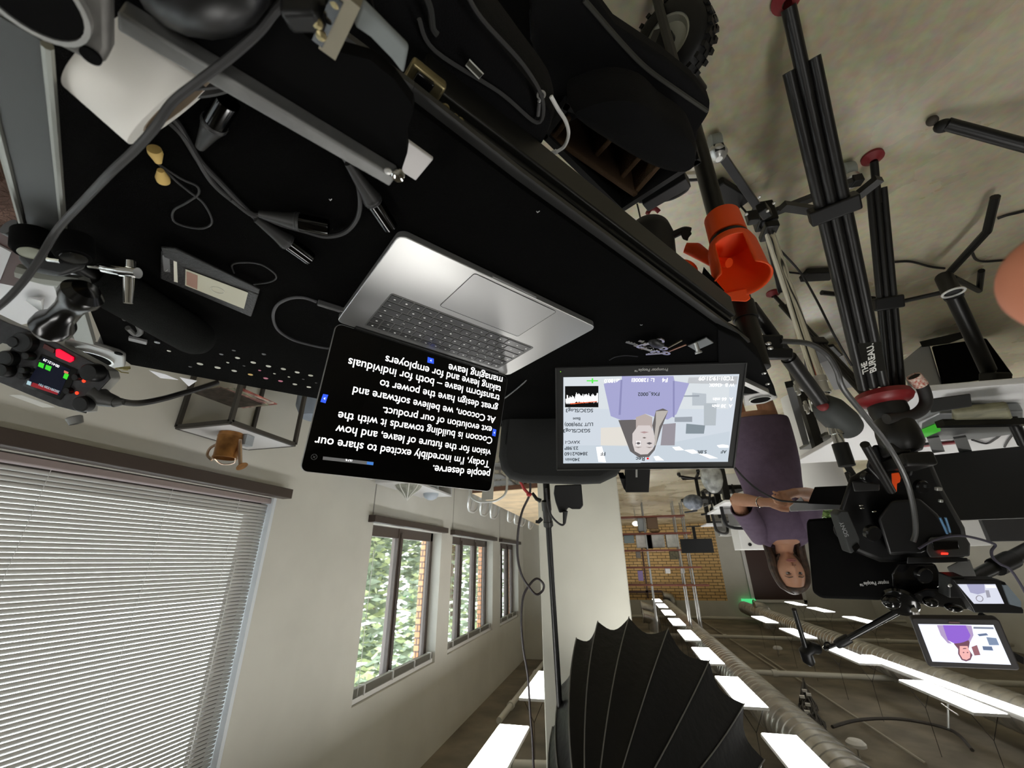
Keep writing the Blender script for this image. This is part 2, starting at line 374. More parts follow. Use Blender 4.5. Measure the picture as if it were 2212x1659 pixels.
M().beam(A_ + V((0, 0, .04)), B_ + V((0, 0, .04)), .14, .05).build('housing', WHT, t); M().beam(A_, B_, .15, .02).build('diffuser', DIFF, t, smooth=False)  # glowing strip with housing added to stand in for a streak of glare
ZN = mat('galvanised_duct', (.50, .49, .46), .30, .9, nz=.25, nsc=5)
def duct(x, z, r, y0, y1, lbl):
    m_ = M(); n = int((y1 - y0) / .16); pr = []
    for i in range(n): pr += [(i * .16, r), (i * .16 + .135, r), (i * .16 + .14, r + .009), (i * .16 + .155, r + .009)]
    m_.lathe((x, y0, z), (0, 1, 0), pr, 28); return m_.build('air_duct', ZN, None, tag=(lbl, 'duct'))
duct(-1.62, 3.12, .22, -1, 19.5, 'fat spiral silver air duct running beside the main light row')
duct(-4.35, 3.10, .20, 3.0, 19, 'slimmer spiral air duct crossing behind the boom pole')
PIP = mat('painted_pipe', (.55, .54, .48), .5)
def pipe(p0, p1, r, lbl):
    m_ = M().cyl(p0, p1, r, n=12); d = (V(p1) - V(p0)); L = d.length; d.normalize()
    k = .6
    while k < L: m_.cyl(V(p0) + d * k, V(p0) + d * (k + .09), r * 1.35, n=12); k += 1.9
    m_.build('ceiling_pipe', PIP, None, tag=(lbl, 'pipe'))
zp = 3.36
pipe(PZ(1078, 1557, zp), PZ(1183, 1421, zp) + V((0, 1.2, 0)), .04, 'white pipe running along the ceiling beside the windows')
pipe(PZ(1085, 1652, zp - .05), PZ(1200, 1655, zp - .05), .045, 'short white crosspipe at the ceiling between cable and softbox')
q = PZ(1760, 1458, zp); pipe((-8.9, q.y, zp), (-1.0, q.y, zp), .045, 'white pipe crossing the ceiling nearest to the wire bundle')
q = PZ(1560, 1375, zp); pipe((-8.9, q.y, zp), (.5, q.y, zp), .045, 'white pipe crossing the ceiling over the middle of the hall')
q = PZ(1400, 1332, zp); pipe((-8.9, q.y, zp), (.85, q.y, zp), .05, 'white pipe crossing the ceiling near the brick wall')
CDT = mat('thin_conduit', (.40, .37, .31), .5)
for a_, b_, l_ in (((1640, 1411), (2000, 1650), 'thin conduit running along the ceiling past the wire bundle'), ((1500, 1330), (1700, 1460), 'thin conduit running along the ceiling over the duct')):
    M().cyl(PZ(*a_, 3.49), PZ(*b_, 3.49), .015, n=8).build('conduit', CDT, None, tag=(l_, 'pipe'))
for x, y, l_ in ((1680, 1400, 'small white ceiling sensor dome by the microphone'), (1849, 1607, 'white ceiling sensor dome near the frame edge below the hanging wires')):
    p = PZ(x, y, 3.40); t = T('ceiling_sensor', l_, 'sensor', p)
    M().lathe(p + V((0, 0, .02)), (0, 0, -1), [(0, .001), (0, .10), (.03, .10), (.06, .07), (.07, .001)]).build('dome', WHT, t); M().cyl(p, (p.x, p.y, CZ), .012, n=8).build('stem', PIP, t)
# bundle of wires with white junction blocks
t = T('wire_bundle', 'tangled bundle of black wires with white junction blocks hanging under the ceiling', 'wires', PZ(1760, 1530, 3.3))
rd = random.Random(3); m_ = M()
for i in range(40):
    p = [PZ(1735 + rd.uniform(-18, 60) * u_ * 1.1, 1470 + 125 * u_ + rd.uniform(-6, 6), 3.34 + rd.uniform(-.12, .1)) for u_ in (0, .25, .5, .75, 1)]
    m_.tube(spline(p, 4), .009, 5)
m_.build('wires', mat('dusty_wire', (.05, .045, .04), .8), t)
for x, y in ((1738, 1492), (1747, 1500), (1733, 1505), (1745, 1522), (1744, 1538)): M().box(PZ(x, y, 3.2), (.06, .04, .03), (V((1, .3, 0)).normalized(), V((-.3, 1, 0)).normalized(), V((0, 0, 1)))).build('junction_block', WHT, t)
M().tube(spline([PZ(1798, 1570, 3.4), PZ(1850, 1556, 3.42), PZ(1920, 1552, 3.44), PZ(1990, 1560, 3.45), PZ(2060, 1580, 3.45), PZ(2100, 1620, 3.46)], 5), .02, 6).build('ceiling_cable', mat('dusty_wire'), None, tag=('thick dusty cable curving along the ceiling from the wire bundle', 'cable'))
t = T('tension_hook', 'metal turnbuckle hook hanging below the glare strip', 'hook', PZ(2048, 1530, 3.1))
M().cyl(PZ(2049, 1575, 3.3), PZ(2047, 1500, 3.05), .012, n=8).build('rod', GRYM, t); M().cyl(PZ(2036, 1492, 3.05), PZ(2062, 1500, 3.05), .01, n=8).build('crossbar', GRYM, t); M().tube([PZ(2034, 1520, 3.1), PZ(2050, 1532, 3.1), PZ(2070, 1545, 3.1)], .007, 6).build('loop_wire', SILV, t)
# exit sign and elbow vents
t = T('exit_sign', 'small green lit exit sign on the far wall by the brown door', 'sign', (-4.75, 19.9, 2.95)); M().bb(-5.0, -4.5, 19.85, 19.92, 2.88, 3.1).build('sign_face', mat('green_sign', (.05, .5, .15), .5, em=.6, emc=(.1, .9, .3)), t)
def vent(x, y, z, lbl):
    p = PZ(x, y, z); M().tube(spline([V((p.x, p.y, CZ)), p + V((0, 0, .1)), p, p + V((.05, 0, -.15)), p + V((.3, 0, -.22))], 5), .16, 16).ring(p + V((.3, 0, -.22)), (1, 0, 0), .17, .02).build('duct_elbow', ZN, None, tag=(lbl, 'duct'))
vent(1452, 1300, 3.0, 'silver duct elbow hanging by the brick wall beside the far lights'); vent(1408, 1328, 3.1, 'silver duct elbow next to the column'); vent(1415, 1350, 3.15, 'silver duct elbow just above the softbox tip'); vent(1655, 1325, 3.1, 'pale duct mouth by the far white wall')
# =================== THE CART AND WHAT LIES ON IT ===================
CT = 1.045
Zc = V((0, 0, 1)); FE = (PZ(1551, 709, CT) - PZ(1115, 400, CT)).normalized()      # direction of the cart's long front edge
FN = V((FE.y, -FE.x, 0)).normalized()
if FN.dot(V((-1, -1, 0))) < 0: FN = -FN      # points from the cart towards the floor side
cart = T('equipment_cart', 'black carpeted equipment cart carrying the laptop and monitor', 'cart', (.3, .6, 0))
top = [PZ(x, y, CT) for x, y in ((700, 95), (880, 222), (1115, 400), (1551, 709), (1610, 752), (1640, 820), (1335, 960), (690, 862), (283, 788), (225, 745), (150, 560), (105, 300), (60, 90), (150, -60), (500, -60))]
M().prism(top, (0, 0, -.018)).build('top_board', CARP, cart, smooth=False)
for i in (0, 1, 2, 3, 7): M().beam(top[i] + V((0, 0, -.012)), top[i + 1] + V((0, 0, -.012)), .022, .007).build('board_edging', mat('worn_rubber_edge', (.02, .02, .019), .5), cart)
M().tube([top[7] + V((0, 0, -.02)), top[8] + V((0, 0, -.02))], .012, 8).build('back_rail', mat('satin_rail', (.55, .55, .53), .4, .6), cart)
# perforations along the back edge; light through the holes painted as coloured discs
HM = [mat('pale_hole_light', (.60, .60, .52), .5), mat('pink_hole_light', (.60, .18, .27), .5), mat('amber_hole_light', (.75, .5, .15), .5), mat('dark_hole', (.05, .05, .05), .5)]
for x, y, r, k_ in ((432, 786, 1, 0), (470, 794, 1, 0), (506, 801, .9, 0), (541, 809, .9, 2), (574, 817, .9, 1), (606, 823, .9, 1), (637, 830, .9, 0), (667, 836, .9, 0), (547, 783, .9, 0), (580, 791, .9, 0), (612, 797, .9, 0), (642, 804, .9, 0), (671, 811, .9, 0), (492, 783, .5, 0), (527, 790, .5, 3), (561, 800, .5, 1), (593, 807, .5, 0), (624, 814, .5, 0), (655, 819, .5, 3), (411, 792, .6, 3), (365, 758, .6, 0), (478, 765, .7, 3), (505, 757, .6, 3), (513, 773, .8, 0), (570, 765, .7, 3), (683, 827, .5, 3)):
    M().lathe(PZ(x, y, CT + .0008), (0, 0, 1), [(0, .0056 * r), (.0006, .005 * r), (.0007, .0001)], 14).build('perforation', HM[k_], cart)
# side rail beyond the front edge
ra, rb = PZ(905, 165, .965), PZ(1568, 668, .965)
M().beam(ra, rb, .03, .045, Zc).beam(ra + Zc * .026, rb + Zc * .026, .014, .008, Zc).build('side_rail', mat('scuffed_rail', (.015, .0145, .012), .42, .3), cart, bev=.003)
M().box(PZ(915, 182, 1.0), (.036, .028, .012), (FE, FN, Zc)).build('latch', BRAS, cart, bev=.003); M().box(PZ(914, 180, 1.008), (.018, .014, .006), (FE, FN, Zc)).build('latch_hole', BLKG, cart, bev=.002)
for x, y in ((961, 233), (981, 254), (993, 262)): M().lathe(PZ(x, y, .992), Zc, [(0, .005), (.002, .0045), (.003, .002)], 12).build('rivet', BRAS, cart)
# corner brackets with sockets
def bracket(poly, z, hole, rx, name_mat, extra=()):
    b_ = M().prism([PZ(x, y, z) for x, y in poly], (0, 0, -.010)).build('corner_bracket', name_mat, cart, bev=.003)
    c = PZ(hole[0], hole[1], z + .002)
    M().lathe(c - Zc * .004, Zc, [(0, rx * 1.02), (.006, rx * 1.04), (.006, rx * .93), (-.0, rx * .9)], 32).build('socket_ring', SILV, b_)
    M().lathe(c - Zc * .003, Zc, [(0, rx * .9), (.0045, rx * .9), (.0046, .0001)], 32).build('socket_hole', BLK, b_)
    for x, y, r in extra: M().lathe(PZ(x, y, z + .001), Zc, [(-.001, r), (.0006, r), (.0007, .0001)], 20).build('bolt_hole', BLK, b_)
bracket([(-60, -80), (232, -60), (236, 60), (237, 112), (224, 138), (207, 142), (185, 132), (-60, 8)], 1.17, (62, -18), .021, mat('scratched_grey', (.13, .125, .115), .45, .4, nz=.1, nsc=60), [(196, 121, .0045)])
bracket([(140, 728), (255, 764), (269, 772), (269, 793), (220, 800), (135, 770)], CT + .02, (195, 773), .032, mat('grey_bracket', (.42, .42, .40), .45, .5), [(256, 764, .006)])
# far corner socket block next to the monitor
M().prism([PZ(x, y, CT + .005) for x, y in ((1551, 712), (1600, 735), (1640, 775), (1678, 856), (1605, 850), (1553, 795))], (0, 0, -.03)).build('corner_plate', BLK, cart, bev=.002)
M().beam(PZ(1557, 800, CT + .012), PZ(1655, 846, CT + .012), .012, .012, Zc).build('plate_lip', SILV, cart)
bracket([(1606, 855), (1656, 848), (1681, 860), (1652, 872), (1608, 878)], CT + .007, (1642, 863), .024, mat('pale_bracket', (.50, .50, .49), .45, .5))
for x, y in ((1650, 806), (1658, 829)): M().lathe(PZ(x, y, CT + .006), Zc, [(0, .005), (.002, .0045), (.0035, .002)], 12).build('screw', SILV, cart)
# the raised channel at the window side
ca, cb = PZ(20, 40, 1.15), PZ(98, 498, 1.10); cx, cy, cz = frame(cb - ca)
M().beam(ca, cb, .028, .004, Zc).build('side_channel', mat('dull_channel', (.055, .058, .056), .5, .3), cart)
for s_ in (-1, 1): M().tube([ca + cx * s_ * .015 + Zc * .003, cb + cx * s_ * .015 + Zc * .003], .0028, 8).build('channel_lip', mat('bright_lip', (.28, .28, .25), .35, .8), cart)
# post, lower frame, wheels
pp = V((-.38, 1.03, 0))
M().cyl(pp + Zc * .10, pp + Zc * .99, .026, n=20).build('post', BLKM, cart); M().lathe(pp + Zc * .80, Zc, [(0, .026), (0, .030), (.05, .030), (.05, .026)], 20).build('post_collar', BLKP, cart)
p2_ = V((.97, .53, 0)); p3_ = V((.36, -.1, 0)); p4_ = V((.10, .20, 0)) 
M().cyl(p2_ + Zc * .1, p2_ + Zc * 1.02, .024, n=16).build('post', BLKM, cart); M().cyl(p3_ + Zc * .1, p3_ + Zc * 1.1, .024, n=16).build('post', BLKM, cart)
M().prism([pp + V((.05, -.02, .22)), p2_ + V((-.05, 0, .22)), p3_ + V((0, .05, .22)), V((.28, .12, .22))], (0, 0, -.02)).build('lower_shelf', CARP, cart)
def wheel(parent, c, ax, R_, W_, nm='wheel'):
    ax = V(ax).normalized(); o = M().lathe(c - ax * W_ / 2, ax, [(0, R_ * .55), (.0, R_ * .8), (W_ * .12, R_ * .93), (W_ * .3, R_), (W_ * .7, R_), (W_ * .88, R_ * .93), (W_, R_ * .8), (W_, R_ * .55)], 36)
    x, y, z = frame(ax)
    for i in range(26):
        a = 2 * PI * i / 26
        for k_ in (-1, 0, 1): aa = a + k_ * .1; d = x * math.cos(aa) + y * math.sin(aa); o.box(c + d * (R_ * .985) + z * k_ * W_ * .28, (R_ * .11, W_ * .22, R_ * .09), (x * -math.sin(aa) + y * math.cos(aa), z, d))
    w_ = o.build(nm, BLKP, parent)
    M().lathe(c - ax * W_ * .46, ax, [(0, R_ * .5), (0, R_ * .56), (W_ * .92, R_ * .56), (W_ * .92, R_ * .5), (W_ * .75, R_ * .42), (W_ * .75, .001)], 30).build('rim', mat('cream_rim', (.40, .40, .33), .45, .3), w_)
    M().lathe(c - ax * W_ * .55, ax, [(0, .001), (0, R_ * .16), (W_ * 1.1, R_ * .16), (W_ * 1.1, .001)], 16).build('hub', BLKM, w_)
for c_ in (pp, p2_, p3_): wheel(cart, V((c_.x, c_.y, .06)), (1, .3, 0), .06, .03, 'caster')
# the raised black tray near the operator
tray = T('folding_tray', 'black tray with a scuffed grey front rail, nearest the camera', 'tray', PZ(600, 180, 1.05))
tz = 1.125
M().prism([PZ(x, y, tz) for x, y in ((262, 20), (866, 372), (880, 330), (876, 290), (893, 240), (890, 225), (850, 170), (800, 130), (690, 100), (640, 60), (560, 0), (520, -60), (262, -60))], (0, 0, -.012)).build('panel', BLK, tray, smooth=False)
M().beam(PZ(262, 32, tz + .006), PZ(850, 381, tz + .006), .012, .014, Zc).build('front_rail', mat('scuffed_grey_rail', (.21, .21, .205), .45, .4, nz=.12, nsc=50), tray, bev=.002)
M().lathe(PZ(860, 379, tz + .012), -ray(860, 379), [(-.02, .005), (0, .0052), (.004, .005), (.0055, .003), (.006, .0001)], 20).build('bolt', CHRO, tray); M().lathe(PZ(838, 369, tz + .018), Zc, [(0, .003), (.001, .0028), (.0015, .0001)], 12).build('rivet', SILV, tray)
M().prism([PZ(x, y, 1.085) for x, y in ((868, 318), (876, 302), (936, 345), (898, 391), (868, 372))], (0, 0, -.004)).build('silver_plate', mat('satin_plate', (.55, .53, .52), .5, .3), tray, bev=.001)
M().prism([PZ(x, y, tz + .01) for x, y in ((781, 4), (882, 105), (871, 162), (845, 128), (800, 82), (770, 62), (763, 52))], (0, 0, -.006)).build('grey_strap', mat('grey_webbing', (.20, .22, .22), .8), tray, bev=.002)
M().beam(PZ(765, -20, tz + .02), PZ(712, 100, tz + .005), .010, .012, Zc).build('brass_arm', mat('aged_arm', (.24, .21, .15), .45, .6), tray)
M().beam(PZ(735, -20, tz + .02), PZ(690, 80, tz + .008), .006, .010, Zc).build('latch_bar', BLKG, tray)
for x, y in ((725, 5), (694, 76), (686, 50)): M().lathe(PZ(x, y, tz + .022), Zc, [(0, .003), (.001, .0028), (.002, .0001)], 12).build('rivet', BRAS, tray)
M().ell(PZ(440, -40, tz + .005), (.040, .024, .022)).build('handle_grip', mat('satin_black', (.005, .005, .005), .34), tray)
for x, y in ((628, 20), (628, 35)): 
    M().box(PZ(x, y, tz + .02), (.0075, .0022, .002), (-right, up, fwd)).build('plug_prong', mat('bright_prong', (.8, .78, .7), .25, .6), tray)
M().box(PZ(655, 15, tz + .014), (.02, .02, .014), (-right, up, fwd)).build('plug', BLKP, tray, bev=.003)

# laptop
LO = V((0.2192, 0.3402, CT + .012)); LX = V((-.6199, .7847, 0)); LY = V((.7847, .6199, 0)); LW, LD = .3557, .2481
def L3(u, v, z=0): return LO + LX * u + LY * v + Zc * z
def rrect(w_, h_, r, n=6):
    out = []
    for cx_, cy_, a0 in ((w_ - r, h_ - r, 0), (r, h_ - r, 90), (r, r, 180), (w_ - r, r, 270)):
        for i in range(n + 1): a = math.radians(a0 + 90 * i / n); out.append((cx_ + r * math.cos(a), cy_ + r * math.sin(a)))
    return out
lap = T('laptop', 'open silver laptop showing large white teleprompter text on black', 'laptop', L3(LW / 2, LD / 2, -.012))
ALU = mat('laptop_aluminium', (.50, .50, .49), .36, .75)
M().prism([L3(u, v) for u, v in rrect(LW, LD, .012)], (0, 0, -.0105)).build('base', ALU, lap, bev=.0012)
M().prism([L3(.112 + u, .006 + v, .0002) for u, v in rrect(.155, .098, .004)], (0, 0, .0003)).build('trackpad', mat('trackpad', (.46, .46, .455), .42, .7), lap, smooth=False)
o_ = M()
e = [L3(.112 + u, .006 + v, .0006) for u, v in rrect(.155, .098, .004)]; o_.tube(e, .00035, 4, closed=True); o_.build('trackpad_seam', BLKM, lap)
kb = M().prism([L3(.040 + u, .118 + v, .0001) for u, v in rrect(.277, .114, .004)], (0, 0, .0004)).build('keyboard', mat('keyboard_well', (.16, .16, .155), .45, .2), lap, smooth=False)
KEY = mat('key_cap', (.055, .055, .055), .28); KL = mat('key_legend', (.75, .75, .72), .5, em=.25, emc=(1, 1, .95))
ky = .120
for row, (n_, hh) in enumerate(((8, .017), (12, .017), (13, .017), (14, .017), (14, .017), (14, .0135))):
    ws = [1] * n_
    if row == 0: ws = [1, 1, 1, 1.25, 5.2, 1.25, 1, 2.8]
    if row == 1: ws[0] = 2.2; ws[-1] = 2.2
    if row == 2: ws[0] = 1.8; ws[-1] = 1.8
    if row == 3: ws[0] = 1.5
    if row == 4: ws[-1] = 1.5
    tot = sum(ws); x_ = .042; k_ = .272 / tot
    for j, wv in enumerate(ws):
        wk = wv * k_ - .0026
        M().box(L3(x_ + wk / 2, ky + hh / 2, .0009), (wk, hh - .0024, .0012), (LX, LY, Zc)).build('key', KEY, kb, smooth=False)
        x_ += wv * k_
    ky += hh + .0016
lg = M(); ky = .120; rd = random.Random(9)
for row in range(6):
    for j in range(14):
        q = L3(.050 + j * .0197 + rd.uniform(-.001, .001), ky + .009, .0017); lg.box(q, (.003, .0012 + rd.random() * .002, .0001), (LX, LY, Zc))
    ky += .0184
lg.build('key_legends', KL, kb, smooth=False)
M().beam(L3(LW * .5 - .04, .0, -.003), L3(LW * .5 + .04, .0, -.003), .004, .003).build('lid_notch', mat('notch_shade', (.25, .25, .24), .5), lap)
SY = V((.1880, .1629, .9685)).normalized(); SX = LX; SP_ = L3(0, LD - .001, .002)
scr = Plane(SP_, SX, SY)
lid = M().prism([scr.uv(u, v) for u, v in rrect(LW, .241, .011)], -scr.front * .0045).build('lid', ALU, lap, bev=.0008)
M().prism([scr.uv(.0012 + u, .001 + v, .0001) for u, v in rrect(LW - .0024, .239, .010)], scr.front * .0005).build('screen', mat('glossy_screen', (.002, .002, .002), .04, spec=.5), lid, smooth=False)
M().cyl(L3(.03, LD - .002, -.001), L3(LW - .03, LD - .002, -.001), .006, n=12).build('hinge', BLKM, lap)
TXT = mat('screen_white_text', (1, 1, 1), .5, em=1.6); 
off = .0009
for s_, a, b in (("people deserve.", (1059, 1018), (936, 1005)), ("Today, I'm incredibly excited to share our", (1058, 996), (682, 943)), ("vision for the future of leave, and how", (1061, 972), (727, 918)),
    ("Cocoon is building towards it with the", (1064, 945), (732, 889)), ("ext evolution of our product.", (1063, 922), (828, 879)), ("At Cocoon, we believe software and", (1071, 901), (764, 835)),
    ("great design have the power to", (1076, 876), (822, 820)), ("transform leave \u2013 both for individuals", (1080, 854), (754, 773)), ("taking leave and for employers", (1083, 835), (834, 768))):
    text(s_, scr.at(*a, off), scr.at(*b, off), scr.front, TXT, 'screen_text', lid, bold=.006)
# the tenth line is cut off by the lower edge of the page: only its upper half shows
t_ = text("managing leave", scr.at(1086, 815, off), scr.at(970, 786, off), scr.front, TXT, 'screen_text', lid, bold=.006)
BL = mat('blue_button', (.03, .09, .75), .5, em=.8, emc=(.03, .10, .8))
for pts in ([(698, 851), (709, 853), (703, 871), (692, 868)], [(924, 771), (937, 775), (937, 786), (923, 783)], [(1065, 926), (1072, 928), (1070, 943), (1063, 941)]):
    c_ = scr.at(sum(p[0] for p in pts) / 4, sum(p[1] for p in pts) / 4, off); M().prism([scr.at(x, y, off) for x, y in pts], scr.front * .0003).build('blue_button', BL, lid, smooth=False)
    M().tube([c_ + SX * .0014 + SY * .0014 + scr.front * .0006, c_ - SY * 0 - SX * .0008 + scr.front * .0006, c_ + SX * .0014 - SY * .0014 + scr.front * .0006], .0004, 5).build('arrow', TXT, lid)
M().prism([scr.at(x, y, off) for x, y in ((698, 986), (697, 993), (806, 1005), (807, 998))], scr.front * .0002).build('progress_bar', mat('grey_bar', (.2, .2, .2), .5, em=.25), lid, smooth=False)
M().prism([scr.at(x, y, off + .0003) for x, y in ((793, 997), (792, 1003), (806, 1005), (807, 998.5))], scr.front * .0002).build('progress_fill', mat('blue_fill', (.05, .2, .6), .5, em=.6), lid, smooth=False)
text("13.7 %", scr.at(761, 993, off + .0004), scr.at(747, 991.5, off + .0004), scr.front, TXT, 'bar_text', lid)
c_ = scr.at(678.5, 987, off); GY = mat('grey_icon', (.15, .15, .15), .5, em=.12)
i_ = M().ring(c_, scr.front, .0042, .0003, 24, 5); i_.tube([c_ + (SX + SY) * .0018, c_ - (SX + SY) * .0018], .0003, 5).tube([c_ + (SX - SY) * .0018, c_ - (SX - SY) * .0018], .0003, 5).build('close_icon', GY, lid)

# prompter monitor
def sc_(p, k=.975): return CAM + (V(p) - CAM) * k
MPp = sc_((.0937, .8037, 1.036)); MXx = V((-.9856, .1686, .0109)); MYy = V((.1154, .6249, .7721)); MW, MH = .39, .2386
mon = Plane(MPp, MXx, MYy)
mo = T('prompter_monitor', 'teleprompter monitor showing the filmed woman in a lilac top', 'monitor', (MPp.x - .19, MPp.y + .1, CT))
M().prism([mon.uv(u, v, 0) for u, v in ((0, 0), (MW, 0), (MW, MH), (0, MH))], -mon.front * .028).build('casing', mat('monitor_casing', (.010, .0105, .010), .5), mo, bev=.0015)
bz = M(); rim = mat('bezel_edge', (.05, .05, .05), .35, .3)
for a, b in (((0, 0), (MW, 0)), ((MW, 0), (MW, MH)), ((MW, MH), (0, MH)), ((0, MH), (0, 0))): bz.beam(mon.uv(*a, .0005), mon.uv(*b, .0005), .003, .003)
bz.build('bezel', rim, mo)
SCE = 1.0
def em(n_, c=(1, 1, 1), k=1.0): return mat('lit_' + n_, (0, 0, 0), .5, em=k * SCE, emc=c, spec=.1)
def flat(pl, pts, off, m_, name, parent, th=.0002): return M().prism([pl.at(x, y, off) for x, y in pts], pl.front * th).build(name, m_, parent, smooth=False)
sc0 = flat(mon, [(1217, 815), (1597, 808), (1572, 997), (1217, 1001)], .0008, em('bg', (.55, .60, .66)), 'screen', mo)
def mp(x, y): return (1080 + x / 3.95, 800 + y / 3.95)     # picture coordinates of details on the display
def on(pts, m_, name, off=.0012): return flat(mon, [mp(*p) for p in pts], off, m_, name, sc0)
on([(545, 60), (1960, 40), (1950, 330), (545, 330)], em('wall', (.60, .64, .67)), 'picture_floor')
on([(1610, 60), (2030, 50), (2020, 120), (1600, 110)], em('a', (.42, .43, .45)), 'picture_shade')
on([(860, 490), (1120, 480), (1110, 650), (860, 640)], em('b', (.66, .63, .58)), 'picture_brick')
on([(540, 640), (1100, 640), (1200, 790), (540, 793)], em('c', (.50, .56, .62)), 'picture_ceiling'); on([(1340, 640), (1960, 520), (1945, 780), (1300, 785)], em('c', (.5, .56, .62)), 'picture_ceiling')
on([(1390, 460), (1500, 450), (1490, 640), (1370, 640)], em('d', (.27, .25, .28)), 'picture_door', .0014)
on([(1590, 455), (1750, 470), (1740, 540), (1585, 540)], em('e', (.2, .24, .27)), 'picture_board', .0014)
on([(1490, 400), (1640, 395), (1640, 440), (1490, 440)], em('f', (.28, .31, .35)), 'picture_desk', .0014); on([(1640, 190), (1760, 200), (1760, 300), (1640, 300)], em('g', (.42, .46, .5)), 'picture_blur', .0014); on([(1740, 280), (1850, 280), (1840, 470), (1740, 470)], em('g2', (.40, .44, .47)), 'picture_blur', .0014)
on([(1550, 215), (1700, 210), (1700, 225), (1550, 225)], em('f'), 'picture_shelf', .0016)
on([(820, 655), (870, 650), (905, 785), (840, 780)], em('w', (1, 1, 1), 1.2), 'picture_lamp', .0016); on([(1570, 680), (1650, 675), (1700, 705), (1640, 712)], em('w'), 'picture_lamp', .0016); on([(1690, 710), (1770, 715), (1860, 750), (1790, 752)], em('w'), 'picture_lamp', .0016); on([(1470, 655), (1530, 650), (1570, 680), (1500, 682)], em('w'), 'picture_lamp', .0016); on([(1310, 735), (1350, 730), (1400, 768), (1330, 770)], em('w'), 'picture_lamp', .0016); on([(1850, 640), (1900, 632), (1950, 640), (1950, 660), (1870, 660)], em('w'), 'picture_lamp', .0016)
on([(885, 115), (1040, 80), (1040, 50), (1480, 48), (1490, 90), (1615, 110), (1505, 375), (1430, 420), (1330, 400), (1240, 370), (1160, 415), (1060, 435), (945, 390)], em('lilac', (.33, .33, .55)), 'picture_top', .002)
on([(1030, 80), (1045, 80), (1030, 380), (1012, 380)], em('lilac2', (.23, .23, .42)), 'picture_fold', .0023); on([(1475, 90), (1490, 90), (1490, 400), (1475, 400)], em('lilac2'), 'picture_fold', .0023)
on([(1010, 425), (1165, 420), (1165, 480), (1130, 560), (1115, 640), (1130, 690), (1190, 722), (1270, 715), (1320, 680), (1375, 500), (1435, 345), (1390, 325), (1330, 345), (1300, 470), (1330, 620), (1270, 740), (1180, 740), (1110, 690), (1098, 560), (1085, 480)], em('hair', (.12, .11, .11)), 'picture_hair', .0024)
on([(1330, 350), (1380, 345), (1435, 345), (1360, 480), (1330, 640), (1310, 640), (1330, 450)], em('hair2', (.42, .39, .36)), 'picture_hair_streak', .0026)
on([(1160, 400), (1240, 372), (1300, 400), (1300, 520), (1160, 500)], em('neck', (.42, .36, .34)), 'picture_neck', .0025)
on([(1180, 470), (1280, 470), (1310, 520), (1322, 600), (1305, 670), (1260, 715), (1200, 718), (1150, 690), (1130, 620), (1130, 540)], em('face', (.58, .53, .52)), 'picture_face', .0028)
for q_ in (1180, 1275): on([(q_ - 26, 622), (q_, 612), (q_ + 26, 622), (q_, 634)], em('eye', (.10, .09, .1)), 'picture_eye', .0031); on([(q_ - 32, 652), (q_, 662), (q_ + 32, 652), (q_, 656)], em('brow', (.16, .13, .12)), 'picture_brow', .0031)
on([(1195, 528), (1230, 520), (1270, 528), (1230, 538)], em('lip', (.38, .26, .26)), 'picture_mouth', .0031); on([(1215, 575), (1230, 568), (1250, 575), (1232, 582)], em('brow'), 'picture_nose', .0031)
ww = em('w')
for a, b in (((1165, 605), (1198, 605)), ((1198, 605), (1198, 637)), ((1198, 637), (1165, 637)), ((1165, 637), (1165, 605))): M().tube([mon.at(*mp(*a), .0034), mon.at(*mp(*b), .0034)], .0003, 4).build('focus_frame', ww, sc0)
wf = on([(555, 135), (840, 133), (840, 315), (555, 315)], em('blk', (.003, .003, .003)), 'waveform_box', .002)
m_ = M(); rd = random.Random(2); x = 560
while x < 835: h1 = 195 + rd.uniform(-8, 28) + (20 if x < 640 else 0); m_.poly([mon.at(*mp(x, h1), .0026), mon.at(*mp(x + 6, h1 + 5), .0026), mon.at(*mp(x + 6, 262 + (28 if x < 640 else rd.uniform(0, 22))), .0026), mon.at(*mp(x, 268), .0026)]); x += 5
m_.build('waveform', ww, sc0, smooth=False, solid=.0002)
on([(600, 282), (830, 262), (830, 268), (600, 290)], em('rd', (.8, .1, .02)), 'waveform_line', .0028)
on([(740, 84), (836, 84), (836, 94), (740, 94)], em('gr', (.1, .75, .08)), 'level_gauge', .002); on([(782, 68), (796, 68), (796, 110), (782, 110)], em('gr'), 'level_mark', .0022)
M().lathe(mon.at(*mp(1261, 752), .002), mon.front, [(0, .0023), (.0003, .0023), (.00031, .0001)], 20).build('record_dot', em('rd2', (.75, .0, .0), 1.1), sc0)
DT = em('ink', (.04, .05, .06))
